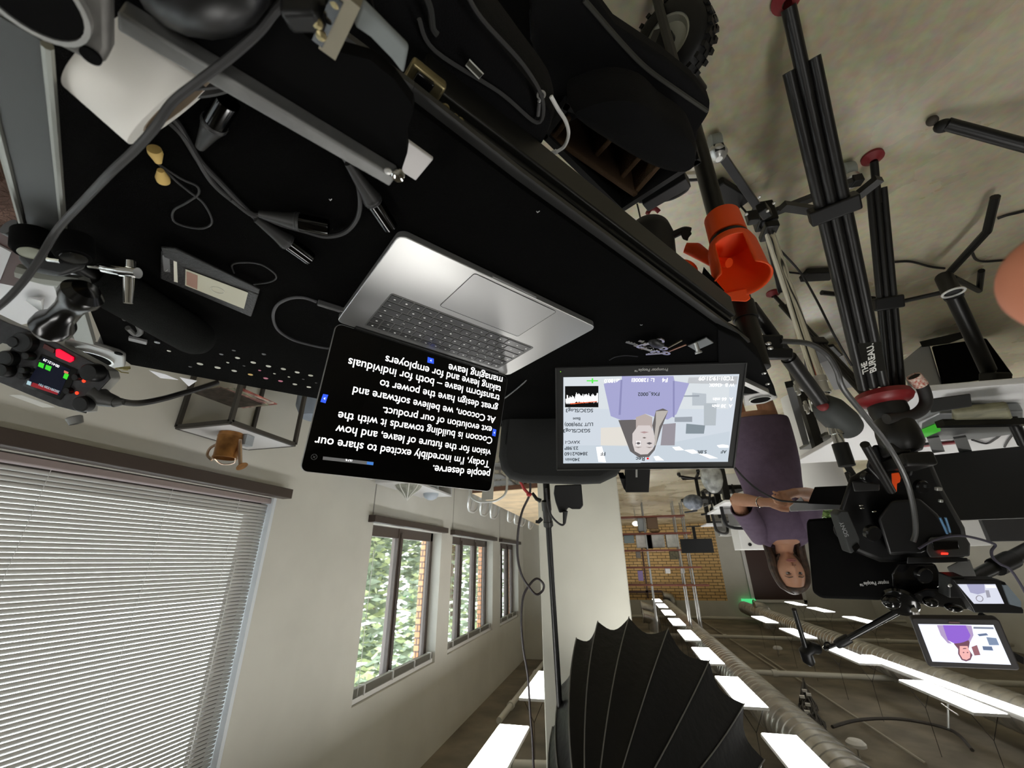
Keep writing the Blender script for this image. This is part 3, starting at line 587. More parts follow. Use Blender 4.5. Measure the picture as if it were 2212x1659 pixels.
for s_, a, b, wt in (("SG3C/SLog3", (795, 328), (562, 328), 0), ("LUT 709(800)", (795, 447), (552, 450), 0), ("SG3C/SLog3", (770, 500), (540, 503), 0), ("XAVC-I", (685, 600), (558, 602), 0), ("23.98P", (668, 650), (550, 652), 0), ("3840x2160", (748, 697), (550, 700), 0), ("340min", (680, 748), (558, 750), 0), ("FF", (900, 698), (858, 698), 0), ("Base", (686, 402), (622, 404), 0), ("FX6_0002", (1362, 188), (1178, 190), 0),
    ("Rec", (1236, 740), (1160, 740), 0), ("F4", (1432, 66), (1385, 66), 1), ("L: 12800EI", (1318, 68), (1125, 68), 1), ("\u22bf180.0", (1025, 74), (890, 76), 1), ("TC01:19:21:09", (2000, 52), (1698, 54), 1), ("W B  4360K", (2005, 112), (1785, 112), 1), ("A  66 min", (1990, 232), (1818, 234), 1), ("A  38 min", (1985, 290), (1812, 292), 1), ("5.8ft", (1765, 682), (1685, 684), 0), ("AF", (1935, 682), (1885, 682), 0)):
    text(s_, mon.at(*mp(*a), .0034), mon.at(*mp(*b), .0034), mon.front, ww if wt else DT, 'display_text', sc0, bold=.02)
text("Prompter People\u2122", mon.at(1443, 795.5, .0008), mon.at(1371, 797, .0008), mon.front, mat('printed_white', (.6, .6, .58), .5), 'logo', mo)
M().lathe(mon.at(1211, 803, .0008), mon.front, [(0, .001), (.0004, .0009), (.0005, .0001)], 10).build('power_light', em('led', (.3, .8, .05)), mo)
st = M().prism([mon.at(1352, 1012, -.030), mon.at(1405, 1012, -.030), mon.at(1402, 1064, -.030), mon.at(1352, 1064, -.030)], -mon.front * .015); st.build('mount_plate', BLKM, mo, bev=.001)
M().prism([mon.at(1340, 1034, -.034), mon.at(1352, 1034, -.034), mon.at(1352, 1062, -.034), mon.at(1347, 1055, -.034)], -mon.front * .03).build('mount_flange', BLKP, mo)
M().prism([mon.at(1373, 1012, -.0295), mon.at(1377, 1012, -.0295), mon.at(1377, 1031, -.0295), mon.at(1373, 1031, -.0295)], mon.front * .0003).build('slot', SILV, mo)
M().beam(mon.uv(.2, .03, -.03), V((MPp.x - .22, MPp.y + .19, CT)), .05, .012).build('stand_leg', BLKM, mo)
# =================== SMALL THINGS ON THE CART ===================
def cable(pts, r, name, lbl, mt=None, n=8, cat='cable', group=None, parent=None, seg=7):
    m_ = M().tube(spline(pts, seg), r, n)
    return m_.build(name, mt or CABL, parent, tag=(lbl, cat, group) if parent is None else None)
cable([P(x, y, d) for x, y, d in ((680, -60, .235), (600, 18, .235), (560, 68, .24), (500, 122, .245), (430, 175, .25), (372, 222, .255), (335, 275, .26), (290, 325, .27), (240, 372, .28), (180, 435, .31), (125, 495, .33), (85, 560, .33), (45, 615, .33), (0, 660, .33), (-60, 700, .33))], .0026, 'foreground_cable', 'thick dark grey cable crossing in front of everything at the channel side', CABL, 10)
z0 = CT + .001
# tape roll
t = T('tape_roll', 'wide roll of white tape standing on its side under the tray rail', 'tape', PZ(300, 220, CT))
ctr = PZ(326, 164, CT + .060); dc = (ctr - CAM).dot(fwd); R0 = 140 * dc / FPX; w2 = 118 * dc / FPX
v_ = ray(308, 176).normalized(); ax = P(247, 291, .4) - P(160, 205, .4); ax = (ax - v_ * ax.dot(v_)).normalized(); ax = (ax - v_ * .17).normalized()
M().lathe(ctr - ax * w2 / 2, ax, [(0, R0 - .014), (0, R0), (w2, R0), (w2, R0 - .014), (0, R0 - .014)], 56).build('tape', mat('white_tape', (.84, .82, .76), .6), t)
M().lathe(ctr - ax * w2 / 2, ax, [(0, R0 - .016), (0, R0 - .0135), (w2, R0 - .0135), (w2, R0 - .016), (0, R0 - .016)], 56).build('core', mat('cardboard', (.32, .25, .18), .8), t)
# ear plugs on a cord
t = T('earplugs', 'pair of yellow earplugs on a black cord loop', 'earplugs', PZ(343, 355, CT))
EP = mat('yellow_foam', (.72, .50, .16), .7)
for a, b in (((333, 322), (342, 350)), ((353, 391), (347, 368))):
    A_, B_ = PZ(*a, z0 + .008), PZ(*b, z0 + .008); d = (B_ - A_)
    M().lathe(A_, d, [(0, .0001), (0, .0058), (d.length * .3, .0062), (d.length * .85, .0036), (d.length, .003), (d.length, .0001)], 20).build('earplug', EP, t)
M().tube(spline([PZ(x, y, z0 + .003) for x, y in ((343, 355), (360, 366), (395, 388), (425, 402), (428, 420), (400, 440), (375, 455), (376, 478), (405, 490), (440, 493), (458, 478), (440, 440), (410, 415), (385, 395), (360, 372), (346, 362))], 6), .0012, 6).build('cord', CABL, t)
# wallet with an identity card
t = T('wallet', 'open black wallet with a plain identity card behind its window', 'wallet', PZ(455, 605, CT))
wp = [(352, 540), (372, 536), (560, 630), (546, 674), (500, 668), (356, 592)]
wq = [PZ(352, 533, z0), PZ(561, 628, z0), PZ(545, 676, z0), PZ(350, 592, z0)]
M().prism([p + Zc * .001 for p in wq], Zc * .007).build('leather_cover', mat('black_leather', (.018, .018, .018), .5, bump=.2, bsc=300), t, bev=.0015)
M().prism([PZ(349, 531, z0 + .011), PZ(380, 533, z0 + .011), PZ(562, 622, z0 + .011), PZ(560, 632, z0 + .011), PZ(356, 552, z0 + .011)], Zc * .003).build('leather_flap', mat('black_leather'), t, bev=.001)
zz = z0 + .0092
def zq(pts, z, m_, nm, th=.0003): return M().prism([PZ(x, y, z) for x, y in pts], Zc * th).build(nm, m_, t, smooth=False)
card = zq([(401, 581), (536, 632), (527, 667), (400, 616)], zz, mat('card_paper', (.55, .54, .42), .45), 'identity_card')
zq([(403, 586), (427, 595), (426, 625), (403, 615)], zz + .0005, mat('photo_tone', (.35, .20, .15), .5), 'card_photo')
zq([(375, 563), (382, 562), (384, 610), (376, 608)], zz, mat('card_edge', (.75, .73, .62), .5), 'paper_strip')
zq([(351, 551), (366, 553), (368, 588), (354, 586)], zz, mat('grey_card', (.16, .16, .165), .4), 'grey_card')
M().tube([PZ(357 + 5 * i / 3, 586 - i, zz + .0008) for i in range(4)], .0005, 5).build('card_print', WHT, t)
cn = PZ(470, 627, zz + .0008); M().ring(cn, Zc, .008, .0006, 24, 5).build('card_seal', mat('pale_seal', (.7, .7, .62), .5), t)
cable([PZ(x, y, z0 + .003) for x, y in ((506, 590), (502, 572), (530, 567), (565, 572), (592, 590), (596, 602), (580, 610), (548, 614))], .0011, 'cord_loop', 'thin black cord loop lying by the wallet', CABL, 6)
# white crumb and lint on the carpet
for x, y, l_ in ((711, 430, 'tiny curled white scrap lying on the carpet near the tray'), (1159, 456, 'tiny white crumb on the carpet near the cart rail'), (1383, 701, 'tiny white crumb on the carpet in front of the keys')):
    p = PZ(x, y, z0); M().tube([p, p + FE * .0015 + Zc * .0012, p + FE * .002 + FN * .003 + Zc * .001], .0005, 5).build('paper_scrap', WHT, None, tag=(l_, 'scrap'))
# USB-C charging cable
t = T('charging_cable', 'braided grey charging cable looping into the side of the laptop', 'cable', PZ(640, 690, CT))
M().tube(spline([PZ(x, y, z0 + .005) for x, y in ((684, 652), (655, 643), (625, 645), (598, 660), (590, 685), (600, 712), (630, 733), (670, 745), (705, 752), (720, 752))], 7), .0023, 8).build('braid', mat('grey_braid', (.09, .09, .095), .7, bump=.4, bsc=800), t)
M().beam(PZ(686, 653, z0 + .006), PZ(737, 669, z0 + .006), .006, .010, Zc).build('plug', mat('grey_plug', (.10, .10, .10), .5), t, bev=.002)
M().beam(PZ(735, 668, z0 + .006), PZ(743, 670, z0 + .006), .003, .007, Zc).build('plug_tip', SILV, t)
cable([P(1120, 793, .92), P(1137, 806, .92), P(1136, 822, .93), P(1110, 845, .98), P(1088, 862, 1.02)], .0018, 'thin_charger_cable', 'thin grey charger cable leaving the screen side of the laptop', mat('mid_grey_cable', (.2, .2, .2), .5), 7)
# XLR connectors
def xlr(lbl, a, b, z, r=.0098, tail=None, female=False):
    t = T('xlr_connector', lbl, 'connector', PZ(*a, CT), 'XLR plugs lying on the black carpet')
    A_, B_ = PZ(*a, z), PZ(*b, z); d = B_ - A_; L = d.length; u = d.normalized()
    M().lathe(A_, u, [(0, .0001), (0, .004), (L * .12, .0052), (L * .35, .0075), (L * .5, r), (L * .53, r)], 20).build('strain_relief', mat('rubber_boot', (.022, .022, .021), .5), t)
    M().lathe(A_, u, [(L * .50, r * 1.02), (L * .52, r * 1.08), (L * .54, r * 1.02), (L * .555, r * 1.08), (L * .575, r)], 20).build('grip_rings', mat('grip_ring', (.03, .03, .03), .4), t)
    M().lathe(A_, u, [(L * .56, r * .96), (L * .96, r * .96), (L, r * .93), (L, r * .75), (L * .8, r * .72), (L * .8, .0001)], 24).build('shell', mat('black_chrome', (.05, .05, .05), .13, 1), t)
    return t
xlr('XLR plug beside the tape roll, its cable pressed under the tray rail', (432, 318), (493, 218), z0 + .012)
xlr('XLR plug pointing away from the tray rail next to the silver plate', (752, 352), (842, 489), z0 + .011)
xlr('upper of two crossed XLR plugs, its dark shell end nearer the laptop corner', (560, 462), (710, 492), z0 + .014)
xlr('lower of two crossed XLR plugs with bright lines along its shell', (553, 473), (669, 558), z0 + .010)
def zc(pts, r, lbl, z=.005, nm='microphone_cable', mt=CABL): return cable([PZ(x, y, z0 + z) for x, y in pts], r, nm, lbl, mt, 8, group=None)
zc([(340, 238), (365, 262), (395, 292), (425, 340), (460, 395), (505, 435), (545, 462), (562, 465)], .0028, 'dark cable running from the tape roll to the crossed plugs')
zc([(352, 235), (385, 268), (412, 315), (436, 352), (480, 398), (520, 440), (555, 474)], .0028, 'second dark cable running beside it to the lower crossed plug', .004)
zc([(735, 328), (755, 360), (772, 395), (778, 440), (770, 475), (745, 502), (705, 511), (660, 500), (610, 486), (575, 472), (540, 462), (500, 430)], .0026, 'dark cable bending in a wide arc from the rail around the upper crossed plug', .006)
zc([(508, 186), (470, 197), (430, 203), (385, 203), (340, 215)], .003, 'black cable lying through the tape roll, the lower one', .03)
zc([(500, 178), (460, 183), (420, 188), (380, 190)], .003, 'black cable lying through the tape roll, the upper one', .034)
# soft microphone windshield in its clip
t = T('shotgun_microphone', 'long microphone in a black foam windshield lying at the window side', 'microphone', PZ(340, 680, CT))
A_, B_ = PZ(205, 600, CT + .032), PZ(438, 738, CT + .032); d = B_ - A_; L = d.length; r = .030
M().lathe(A_, d, [(0, .0001), (.0, r * .8), (.01, r * .97), (L - .022, r), (L - .008, r * .93), (L + .004, r * .7), (L + .012, r * .35), (L + .014, .0001)], 32).build('foam_windshield', mat('grey_black_foam', (.016, .017, .016), 1, bump=.5, bsc=700, spec=.1), t)
M().cyl(A_ - d.normalized() * .09, A_, .010, n=14).build('microphone_body', BLKM, t)
c_ = PZ(290, 706, CT + .02); m2 = M().tube(spline([PZ(x, y, CT + .03) for x, y in ((268, 688), (285, 689), (298, 702), (303, 718), (292, 722), (276, 708))], 5), .004, 8); m2.build('clip', mat('clip_grey', (.09, .09, .085), .45), t)
M().box(PZ(298, 735, CT + .006), (.025, .014, .005), (FE, FN, Zc)).build('clip_foot', mat('clip_foot', (.25, .25, .25), .5), t, bev=.001)
M().lathe(PZ(340, 738, CT + .001) + Zc * .0, Zc, [(0, .004), (.002, .0045), (.0025, .0001)], 14).build('clip_screw', GRYM, t)
# bunch of keys
t = T('bunch_of_keys', 'bunch of silver keys with a ring and multitool in front of the monitor', 'keys', PZ(1420, 745, CT))
kz = z0 + .004
M().ring(PZ(1395, 752, kz + .004), (.2, .3, 1), .014, .001, 24, 6).build('key_ring', CHRO, t)
rd = random.Random(8)
for i, (a, b) in enumerate((((1352, 738), (1385, 747)), ((1370, 745), (1415, 760)), ((1380, 735), (1432, 752)), ((1395, 765), (1438, 762)), ((1390, 745), (1425, 735)))):
    A_, B_ = PZ(*a, kz + i * .002), PZ(*b, kz + .006 + i * .001); m_ = M().beam(A_, B_, .006, .0018, Zc); x_, y_, z_ = frame(B_ - A_)
    m_.lathe(B_, Zc + V((.1 * i, .1, 0)), [(-.001, .009), (.001, .009), (.0011, .0045), (-.0011, .0045), (-.001, .009)], 16)
    for k_ in range(3): m_.box(A_.lerp(B_, .15 + k_ * .18) + x_ * .0035, (.003, .0016, .003), (x_, y_, z_))
    m_.build('key', mat('key_nickel', (.52, .51, .48), .22, 1), t)
M().ell(PZ(1418, 742, kz + .01), (.020, .011, .006), (FE, FN, Zc)).build('fob', BLKP, t)
M().beam(PZ(1432, 757, kz), PZ(1473, 735, kz + .006), .003, .002).build('brass_pick', BRAS, t); M().beam(PZ(1437, 762, kz), PZ(1482, 744, kz + .003), .004, .002).build('copper_blade', mat('copper', (.45, .22, .12), .35, .9), t)
# angle bracket with a knurled bolt
t = T('mounting_bracket', 'small grey angle bracket with a silver bolt at the cart corner', 'bracket', PZ(1510, 740, CT))
M().prism([PZ(x, y, CT + .004) for x, y in ((1485, 745), (1526, 727), (1541, 738), (1502, 755))], Zc * .003).build('plate', GRYM, t, bev=.0008)
M().cyl(PZ(1502, 741, CT + .007), PZ(1508, 759, CT + .022), .0045, .0040, 20).lathe(PZ(1508, 759, CT + .022), PZ(1508, 759, CT + .022) - PZ(1502, 741, CT + .007), [(0, .0062), (.003, .0066), (.004, .006), (.0041, .0001)], 20).build('bolt', SILV, t)
cable([PZ(x, y, z0 + .003) for x, y in ((1316, 778), (1330, 771), (1352, 768), (1378, 770))], .001, 'thin_wire', 'thin black wire curving under the top edge of the monitor', CABB, 6)

# black padded case standing behind laptop and monitor
t = T('padded_case', 'smooth black padded camera case standing behind the monitor', 'case', P(1210, 830, 1.12))
pts = [(1084, 900), (1108, 836), (1126, 822), (1200, 812), (1330, 815), (1352, 840), (1352, 1005), (1336, 1028), (1300, 1045), (1250, 1047), (1130, 1043), (1100, 1034), (1083, 1014), (1077, 985)]
fpl = Plane(P(1210, 1040, 1.14), right, (V((0, 0, 1)) + fwd * .18)); 
M().prism([fpl.at(x, y) for x, y in pts], -fpl.front * .10).build('shell', mat('case_nylon', (.022, .023, .022), .8, bump=.15, bsc=500), t, bev=.022)
M().tube([fpl.at(x, y, .0005) for x, y in ((1092, 960), (1100, 905), (1135, 862), (1170, 858), (1330, 860))], .0016, 6).build('seam', BLKP, t)
M().tube(spline([fpl.at(x, y, .004) for x, y in ((1087, 862), (1110, 842), (1145, 828), (1185, 826), (1205, 824))], 5), .002, 6).build('zip', mat('zip_tape', (.05, .05, .05), .6), t)
# ------- audio recorder, clamp and knobs at the window side -------
t = T('clamp_arm', 'black double knob clamp on the end of the raised channel', 'clamp', PZ(120, 560, 1.05))
def Pd(x, y, d): return P(x, y, d)
M().prism([Pd(x, y, .42) for x, y in ((68, 490), (100, 500), (150, 505), (175, 525), (190, 580), (130, 600), (60, 585), (40, 560), (40, 530))], fwd * .03).build('clamp_body', BLKP, t, bev=.006)
for (x, y), m__, r_ in (((70, 545), mat('tarnished_cap', (.28, .28, .22), .4, .8), .0095), ((160, 556), BLKG, .0095)):
    c_ = Pd(x, y, .405); a_ = (CAM - c_).normalized() * .3 + up * .75; a_.normalize()
    k_ = M().lathe(c_ - a_ * .022, a_, [(0, .0001), (0, .015), (.018, .0155), (.022, .013), (.0221, .0001)], 28).build('knob', BLK, t); M().lathe(c_ + a_ * .0002, a_, [(0, r_), (.0012, r_ * .95), (.0014, .0001)], 28).ring(c_ + a_ * .001, a_, r_, .0007, 28, 6).build('knob_cap', m__, k_)
M().cyl(Pd(104, 560, .415), Pd(132, 564, .415), .0025, n=10).build('cross_rod', CHRO, t); M().cyl(Pd(192, 574, .42), Pd(228, 579, .42), .0022, n=10).cyl(Pd(224, 579, .42), Pd(265, 586, .42), .0048, n=14).cyl(Pd(262, 586, .42), Pd(298, 590, .42), .0055, n=14).cyl(Pd(278, 600, .42), Pd(277, 655, .42), .0045, .0038, 12).cyl(Pd(282, 578, .42), Pd(282, 563, .42), .0042, n=12).build('tee_bar', CHRO, t)
M().tube([Pd(40, 585, .43), Pd(95, 600, .44), Pd(180, 612, .44), Pd(185, 640, .44)], .008, 8).beam(Pd(140, 600, .45), Pd(185, 735, .60), .02, .008).build('cast_arm', mat('cast_grey', (.30, .31, .28), .5, .5), t)
da, db = Pd(190, 622, .40), Pd(98, 722, .42); k_ = (db - da).length / .076
M().lathe(da, db - da, [(a_ * k_, r_) for a_, r_ in [(0, .0001), (.002, .011), (.008, .0165), (.015, .0165), (.022, .013), (.032, .011), (.048, .0115), (.056, .016), (.066, .0165), (.074, .011), (.076, .0001)]], 28).build('dumbbell_knob', mat('gloss_black_knob', (.004, .004, .004), .2), t)
# recorder
t = T('audio_recorder', 'compact field audio recorder with red lights and a small meter screen', 'recorder', Pd(110, 800, .74))
ex_ = (right * -.93 + up * -.30 + fwd * .10); ey_ = (up * -1 + right * .32 + fwd * -.05)
rp = Plane(Pd(110, 800, .70), ex_, ey_)
body = [(-60, 660), (20, 698), (60, 712), (120, 738), (170, 765), (235, 800), (240, 818), (215, 845), (190, 870), (188, 893), (130, 878), (60, 850), (-60, 800)]
def fr(pts, off, m_, nm, par, th=.0008, bev=0): return M().prism([rp.at(x, y, off) for x, y in pts], rp.front * th).build(nm, m_, par, smooth=False, bev=bev)
shell = M().prism([rp.at(x, y, -.004) for x, y in body], -rp.front * .022).build('housing', mat('silver_housing', (.42, .42, .39), .5, .3), t, bev=.003)
face = fr(body, -.003, mat('dark_face', (.022, .022, .024), .5, nz=.4, nsc=90), 'front_panel', t, .003, .001)
fr([(90, 765), (168, 799), (150, 842), (131, 864), (50, 833)], .0006, BLKG, 'screen_window', t, .0006)
s0 = fr([(93, 771), (152, 798), (128, 855), (57, 830)], .0014, em('recsc', (.004, .005, .012)), 'screen', t, .0002)
GRN = em('green_bar', (.05, .62, .03)); REC = em('dim_red', (.22, .015, .02)); 
def fs(pts, m_, nm): return M().prism([rp.at(x, y, .0018) for x, y in pts], rp.front * .0002).build(nm, m_, s0, smooth=False)
fs([(85, 782), (96, 786), (93, 796), (82, 791)], GRN, 'level_bar'); fs([(100, 788), (112, 792), (108, 802), (97, 797)], GRN, 'level_bar'); fs([(140, 806), (149, 809), (144, 820), (136, 816)], GRN, 'level_bar')
fs([(139, 800), (148, 804), (147, 808), (138, 805)], em('salmon', (.6, .15, .1)), 'peak_block'); fs([(71, 826), (127, 845), (124, 853), (66, 834)], REC, 'status_bar'); fs([(60, 822), (68, 825), (66, 833), (57, 830)], em('pale_blue', (.35, .5, .55)), 'status_icon')
text("00:41:21.59", rp.at(129, 790, .0022), rp.at(95, 774, .0022), rp.front, em('w'), 'timecode', s0, bold=.02)
text("202301220-T01", rp.at(129, 845, .0022), rp.at(85, 828, .0022), rp.front, em('pale_blue'), 'file_name', s0, bold=.02)
fr([(123, 755), (130, 754), (161, 772), (160, 779), (153, 783), (123, 770)], .0006, mat('red_button_lit', (.9, .01, .03), .4, em=1.1, emc=(1, .0, .03)), 'record_button', t, .0025, .0008)
fr([(98, 742), (120, 754), (117, 763), (94, 752)], .0006, mat('dull_red_button', (.10, .03, .03), .5), 'stop_button', t, .002, .0008)
for x, y, l_ in ((181, 823, 1), (166, 849, 1)):
    M().ell(rp.at(x, y, .001), (.0028, .0028, .0012), (rp.ex, rp.ey, rp.front)).build('red_lamp', em('ledred', (1, .03, .01), 2.5), t)
for x, y, r_, h_ in ((210, 805, .016, .018), (188, 872, .014, .014), (60, 740, .018, .012), (25, 775, .014, .012), (170, 815, .006, .008), (152, 844, .006, .008), (60, 800, .006, .01), (45, 740, .010, .014), (20, 800, .012, .014), (70, 770, .007, .012), (55, 812, .006, .009)):
    c_ = rp.at(x, y, .0); M().lathe(c_, rp.front, [(0, r_), (h_ * .85, r_ * .93), (h_, r_ * .8), (h_ + .0001, .0001)], 24).build('dial', BLKP, t)
fr([(-10, 750), (6, 741), (28, 747), (8, 780), (-10, 800)], .0006, mat('label_paper', (.45, .45, .40), .6), 'paper_label', t, .0004)
M().prism([rp.at(x, y, -.02) for x, y in ((20, 854), (47, 854), (118, 880), (92, 880))], -rp.front * .0005 + up * -.001).build('white_sticker', mat('sticker_white', (.8, .8, .76), .5), t, smooth=False)
M().lathe(rp.at(160, 902, -.05), rp.ey, [(-.012, .010), (0, .012), (.002, .010), (.0021, .0001)], 16).build('foot', mat('foot_grey', (.2, .2, .19), .5), t)
m_ = M().tube([rp.at(205, 848, -.01), rp.at(225, 862, -.01), rp.at(250, 868, -.01)], [.016, .014, .010], 16); m_.tube([rp.at(250, 868, -.01), rp.at(268, 868, -.01)], [.009, .0055], 12)
m_.build('plug', mat('plug_boot', (.05, .05, .047), .5), t)
cable([rp.at(262, 868, -.01), P(300, 871, .78), P(350, 862, .83), (P(400, 848, .88)), P(440, 836, .92), P(470, 826, .95)], .006, 'recorder_cable', 'thick black cable leading from the recorder behind the cart edge', CABB, 10)
# =================== BAGS, WHEELS, STANDS ON THE FLOOR SIDE ===================
bagN = mat('bag_nylon', (.0045, .0045, .005), .85, spec=.15, bump=.25, bsc=600)
def pillow(pts, nrm, th, name, mt, parent, inset=.12, z=None):
    """soft cushion over an outline: inner ring raised"""
    c = sum((V(p) for p in pts), V((0, 0, 0))) / len(pts); nrm = V(nrm).normalized(); R_ = []
    for k, h in ((0, -th / 2), (-.03, -th * .2), (-.03, th * .2), (.05, th / 2), (.3, th * .62), (.7, th * .68)): R_.append([V(p).lerp(c, k) + nrm * h for p in pts])
    return M().loft(R_).build(name, mt, parent)
# black shoulder bag
t = T('laptop_bag', 'black zipped laptop bag with a small outlined label lying beyond the rail', 'bag', PZ(1010, 150, .84))
bp_ = spline([PZ(x, y, .90) for x, y in ((800, -60), (870, 60), (905, 140), (1000, 215), (1090, 275), (1130, 300), (1165, 285), (1190, 235), (1186, 190), (1120, 100), (1060, 20), (1000, -60))], 3, closed=True)
pillow(bp_, Zc, .07, 'bag_body', bagN, t)
M().tube(spline([PZ(x, y, .951) for x, y in ((905, 40), (940, 110), (1080, 200), (1160, 265), (1172, 215), (1130, 140), (1040, 40), (1000, -30))], 6), .0022, 6).build('zip', mat('zip_tape'), t)
lb = [PZ(x, y, .955) for x, y in ((1014, 127), (1006, 139), (1035, 168), (1044, 158))]
M().prism(lb, Zc * .001).build('label_patch', mat('label_dark', (.05, .048, .035), .6), t, smooth=False); M().tube([p + Zc * .0015 for p in lb], .0008, 5, closed=True).build('label_outline', mat('label_white', (.75, .75, .7), .5), t)
M().ring(PZ(1169, 205, .95), Zc, .004, .0013, 16, 6).cyl(PZ(1167, 212, .95), PZ(1164, 220, .95), .002, n=8).build('zip_pull', SILV, t)
M().cyl(PZ(1165, 222, .95), PZ(1162, 250, .95), .0022, n=8).build('pull_tab', mat('pull_tab', (.10, .10, .10), .5), t)
M().tube(spline([PZ(x, y, .955) for x, y in ((915, -20), (930, 20), (935, 60), (945, 75))], 5), .003, 6).build('strap', DKGY, t)
cable([PZ(1190, 208, .95), PZ(1205, 235, .95), PZ(1222, 262, .93), PZ(1228, 290, .92), PZ(1219, 316, .90), PZ(1202, 328, .90)], .0023, 'white_charging_cable', 'thin white charging cable hanging out of the black bag', mat('white_rubber', (.75, .75, .73), .5), 8)
M().beam(PZ(1203, 327, .90), PZ(1188, 334, .90), .006, .003).build('white_plug', WHT, None, tag=('white plug tip at the end of the thin white cable', 'plug'))
# open camera case with brown dividers
t = T('camera_case', 'open black camera case with brown padded dividers and padded lid', 'case', PZ(1340, 330, .02))
zt = .66
oc = [PZ(1168, 296, zt), PZ(1222, 222, zt), PZ(1515, 350, zt), PZ(1340, 462, zt)]
c_ = sum(oc, V((0, 0, 0))) / 4; ic = [p.lerp(c_, .07) for p in oc]
def quadbox(m_, a, b, z1, z2, th):   # a wall panel between two points
    d = (b - a).normalized(); n_ = V((-d.y, d.x, 0)); m_.prism([V((a.x, a.y, z1)), V((b.x, b.y, z1)), V((b.x, b.y, z1)) + n_ * th, V((a.x, a.y, z1)) + n_ * th], (0, 0, z2 - z1))
m_ = M()
for i in range(4): quadbox(m_, oc[i], oc[(i + 1) % 4], .32, zt, .012 if (oc[1] - oc[0]).cross(oc[2] - oc[1]).z > 0 else -.012)
m_.build('case_wall', mat('case_black', (.006, .006, .006), .6), t); M().prism([V((p.x, p.y, .32)) for p in oc], (0, 0, .012)).build('case_bottom', mat('case_black'), t)
BD = mat('brown_padding', (.085, .045, .018), .9, bump=.3, bsc=300)
for (a, b), z1 in ((((1225, 250), (1185, 302)), zt - .01), (((1182, 300), (1370, 428)), zt - .01), (((1372, 425), (1430, 360)), zt - .015), (((1262, 372), (1330, 300)), zt - .04), (((1340, 395), (1400, 330)), zt - .03)):
    m_ = M(); A_, B_ = PZ(*a, z1), PZ(*b, z1); quadbox(m_, A_, B_, .36, z1, .012); m_.build('divider', BD, t, bev=.003)
lidp = spline([PZ(x, y, zt + .06) for x, y in ((1235, 218), (1255, 195), (1320, 178), (1385, 190), (1430, 230), (1480, 265), (1498, 300), (1490, 335), (1455, 342), (1400, 325), (1330, 285))], 4, closed=True)
pillow(lidp, Zc, .08, 'padded_lid', mat('lid_nylon', (.006, .006, .0063), .9, spec=.15, bump=.2, bsc=500), t)
fl = [PZ(x, y, zt - .02) for x, y in ((1255, -40), (1330, 60), (1440, 132), (1500, 180), (1535, 225), (1536, 245), (1510, 285), (1500, 350), (1300, 230), (1180, 300), (1150, 100), (1140, -40))]
M().prism(fl, (0, 0, -.05)).build('padded_flap', mat('lid_nylon'), t, bev=.012)
M().tube(spline([PZ(x, y, zt - .016) for x, y in ((1262, 0), (1345, 95), (1400, 150), (1470, 200), (1528, 240))], 5), .004, 6).build('piping', mat('piping_green', (.035, .035, .028), .7), t)
for x, y in ((1248, 236), (1266, 250), (1424, 350)): M().ell(PZ(x, y, zt + .01), (.006, .006, .004)).build('press_stud', mat('stud_grey', (.25, .25, .26), .4), t)
M().beam(PZ(1392, 440, zt - .02), PZ(1485, 385, zt - .02), .03, .03, Zc).build('latch_block', mat('latch_grey', (.02, .02, .021), .5), t, bev=.002)
for a in oc[2:]: M().cyl(V((a.x, a.y, 0)), V((a.x, a.y, .33)), .012, n=8).build('leg', BLKM, t)
for a in oc[:2]: M().cyl(V((a.x, a.y, 0)), V((a.x, a.y, .33)), .012, n=8).build('leg', BLKM, t)
# pneumatic wheel of a wagon
t = T('wagon_wheel', 'knobbly black pneumatic tyre on a cream rim, part of a wagon', 'wheel', PZ(1462, 103, 0))
cw = PZ(1452, 98, .13); axw = (right * -.50 + Zc * .12 + V((-.35, -.55, 0))).normalized()
WA = V((.58, -.90, .38)).normalized(); wheel(t, cw, WA, .108, .075, 'tyre')
M().cyl(cw, cw - WA * .25, .012, n=12).build('axle', BLKM, t); M().beam(cw + WA * .05 + V((.01, .01, 0)), cw + WA * .05 + V((.10, .04, .20)), .06, .02).build('fork', BLKM, t)
# chrome light stand with clamps and casters
t = T('rolling_light_stand', 'chrome rolling light stand behind the orange holders', 'stand', (-.71, 1.47, 0))
sb = V((-.71, 1.47, 0))
M().cyl(sb + Zc * .17, sb + Zc * .92, .019, n=20).build('lower_tube', CHRO, t); M().cyl(sb + Zc * .9, sb + Zc * 1.10, .015, n=20).build('upper_tube', CHRO, t)
M().lathe(sb + Zc * .86, Zc, [(0, .019), (0, .024), (.02, .024), (.02, .021), (.05, .021), (.05, .024), (.06, .024), (.06, .015)], 24).build('collar', SILV, t)
M().box(sb + Zc * .14, (.07, .07, .10)).box(sb + Zc * .22, (.05, .09, .03)).build('hub_clamp', BLKM, t, bev=.006)
for i, (x, y, z) in enumerate(((1850, 390, .10), (1552, 325, .08))):
    p = PZ(x, y, z); lg_ = M().beam(sb + Zc * .14, p, .028, .022, Zc).build('leg', mat('leg_grey_metal', (.06, .06, .062), .35, .7), t, bev=.002)
    M().box(p, (.034, .034, .034)).build('end_cap', BLKP, lg_, bev=.003)
    q = PZ(x + (-20 if i == 0 else -8), y + (-18 if i == 0 else -12), .035); cst = M().lathe(q - V((.02, 0, 0)), (1, 0, 0), [(0, .001), (0, .032), (.004, .037), (.036, .037), (.04, .032), (.04, .001)], 20).build('caster_wheel', mat('grey_caster', (.28, .30, .27), .5), lg_)
    M().lathe(q + Zc * .03, Zc, [(0, .03), (.02, .034), (.035, .025), (.045, .012), (.0451, .0001)], 18).build('caster_cap', SILV, cst)
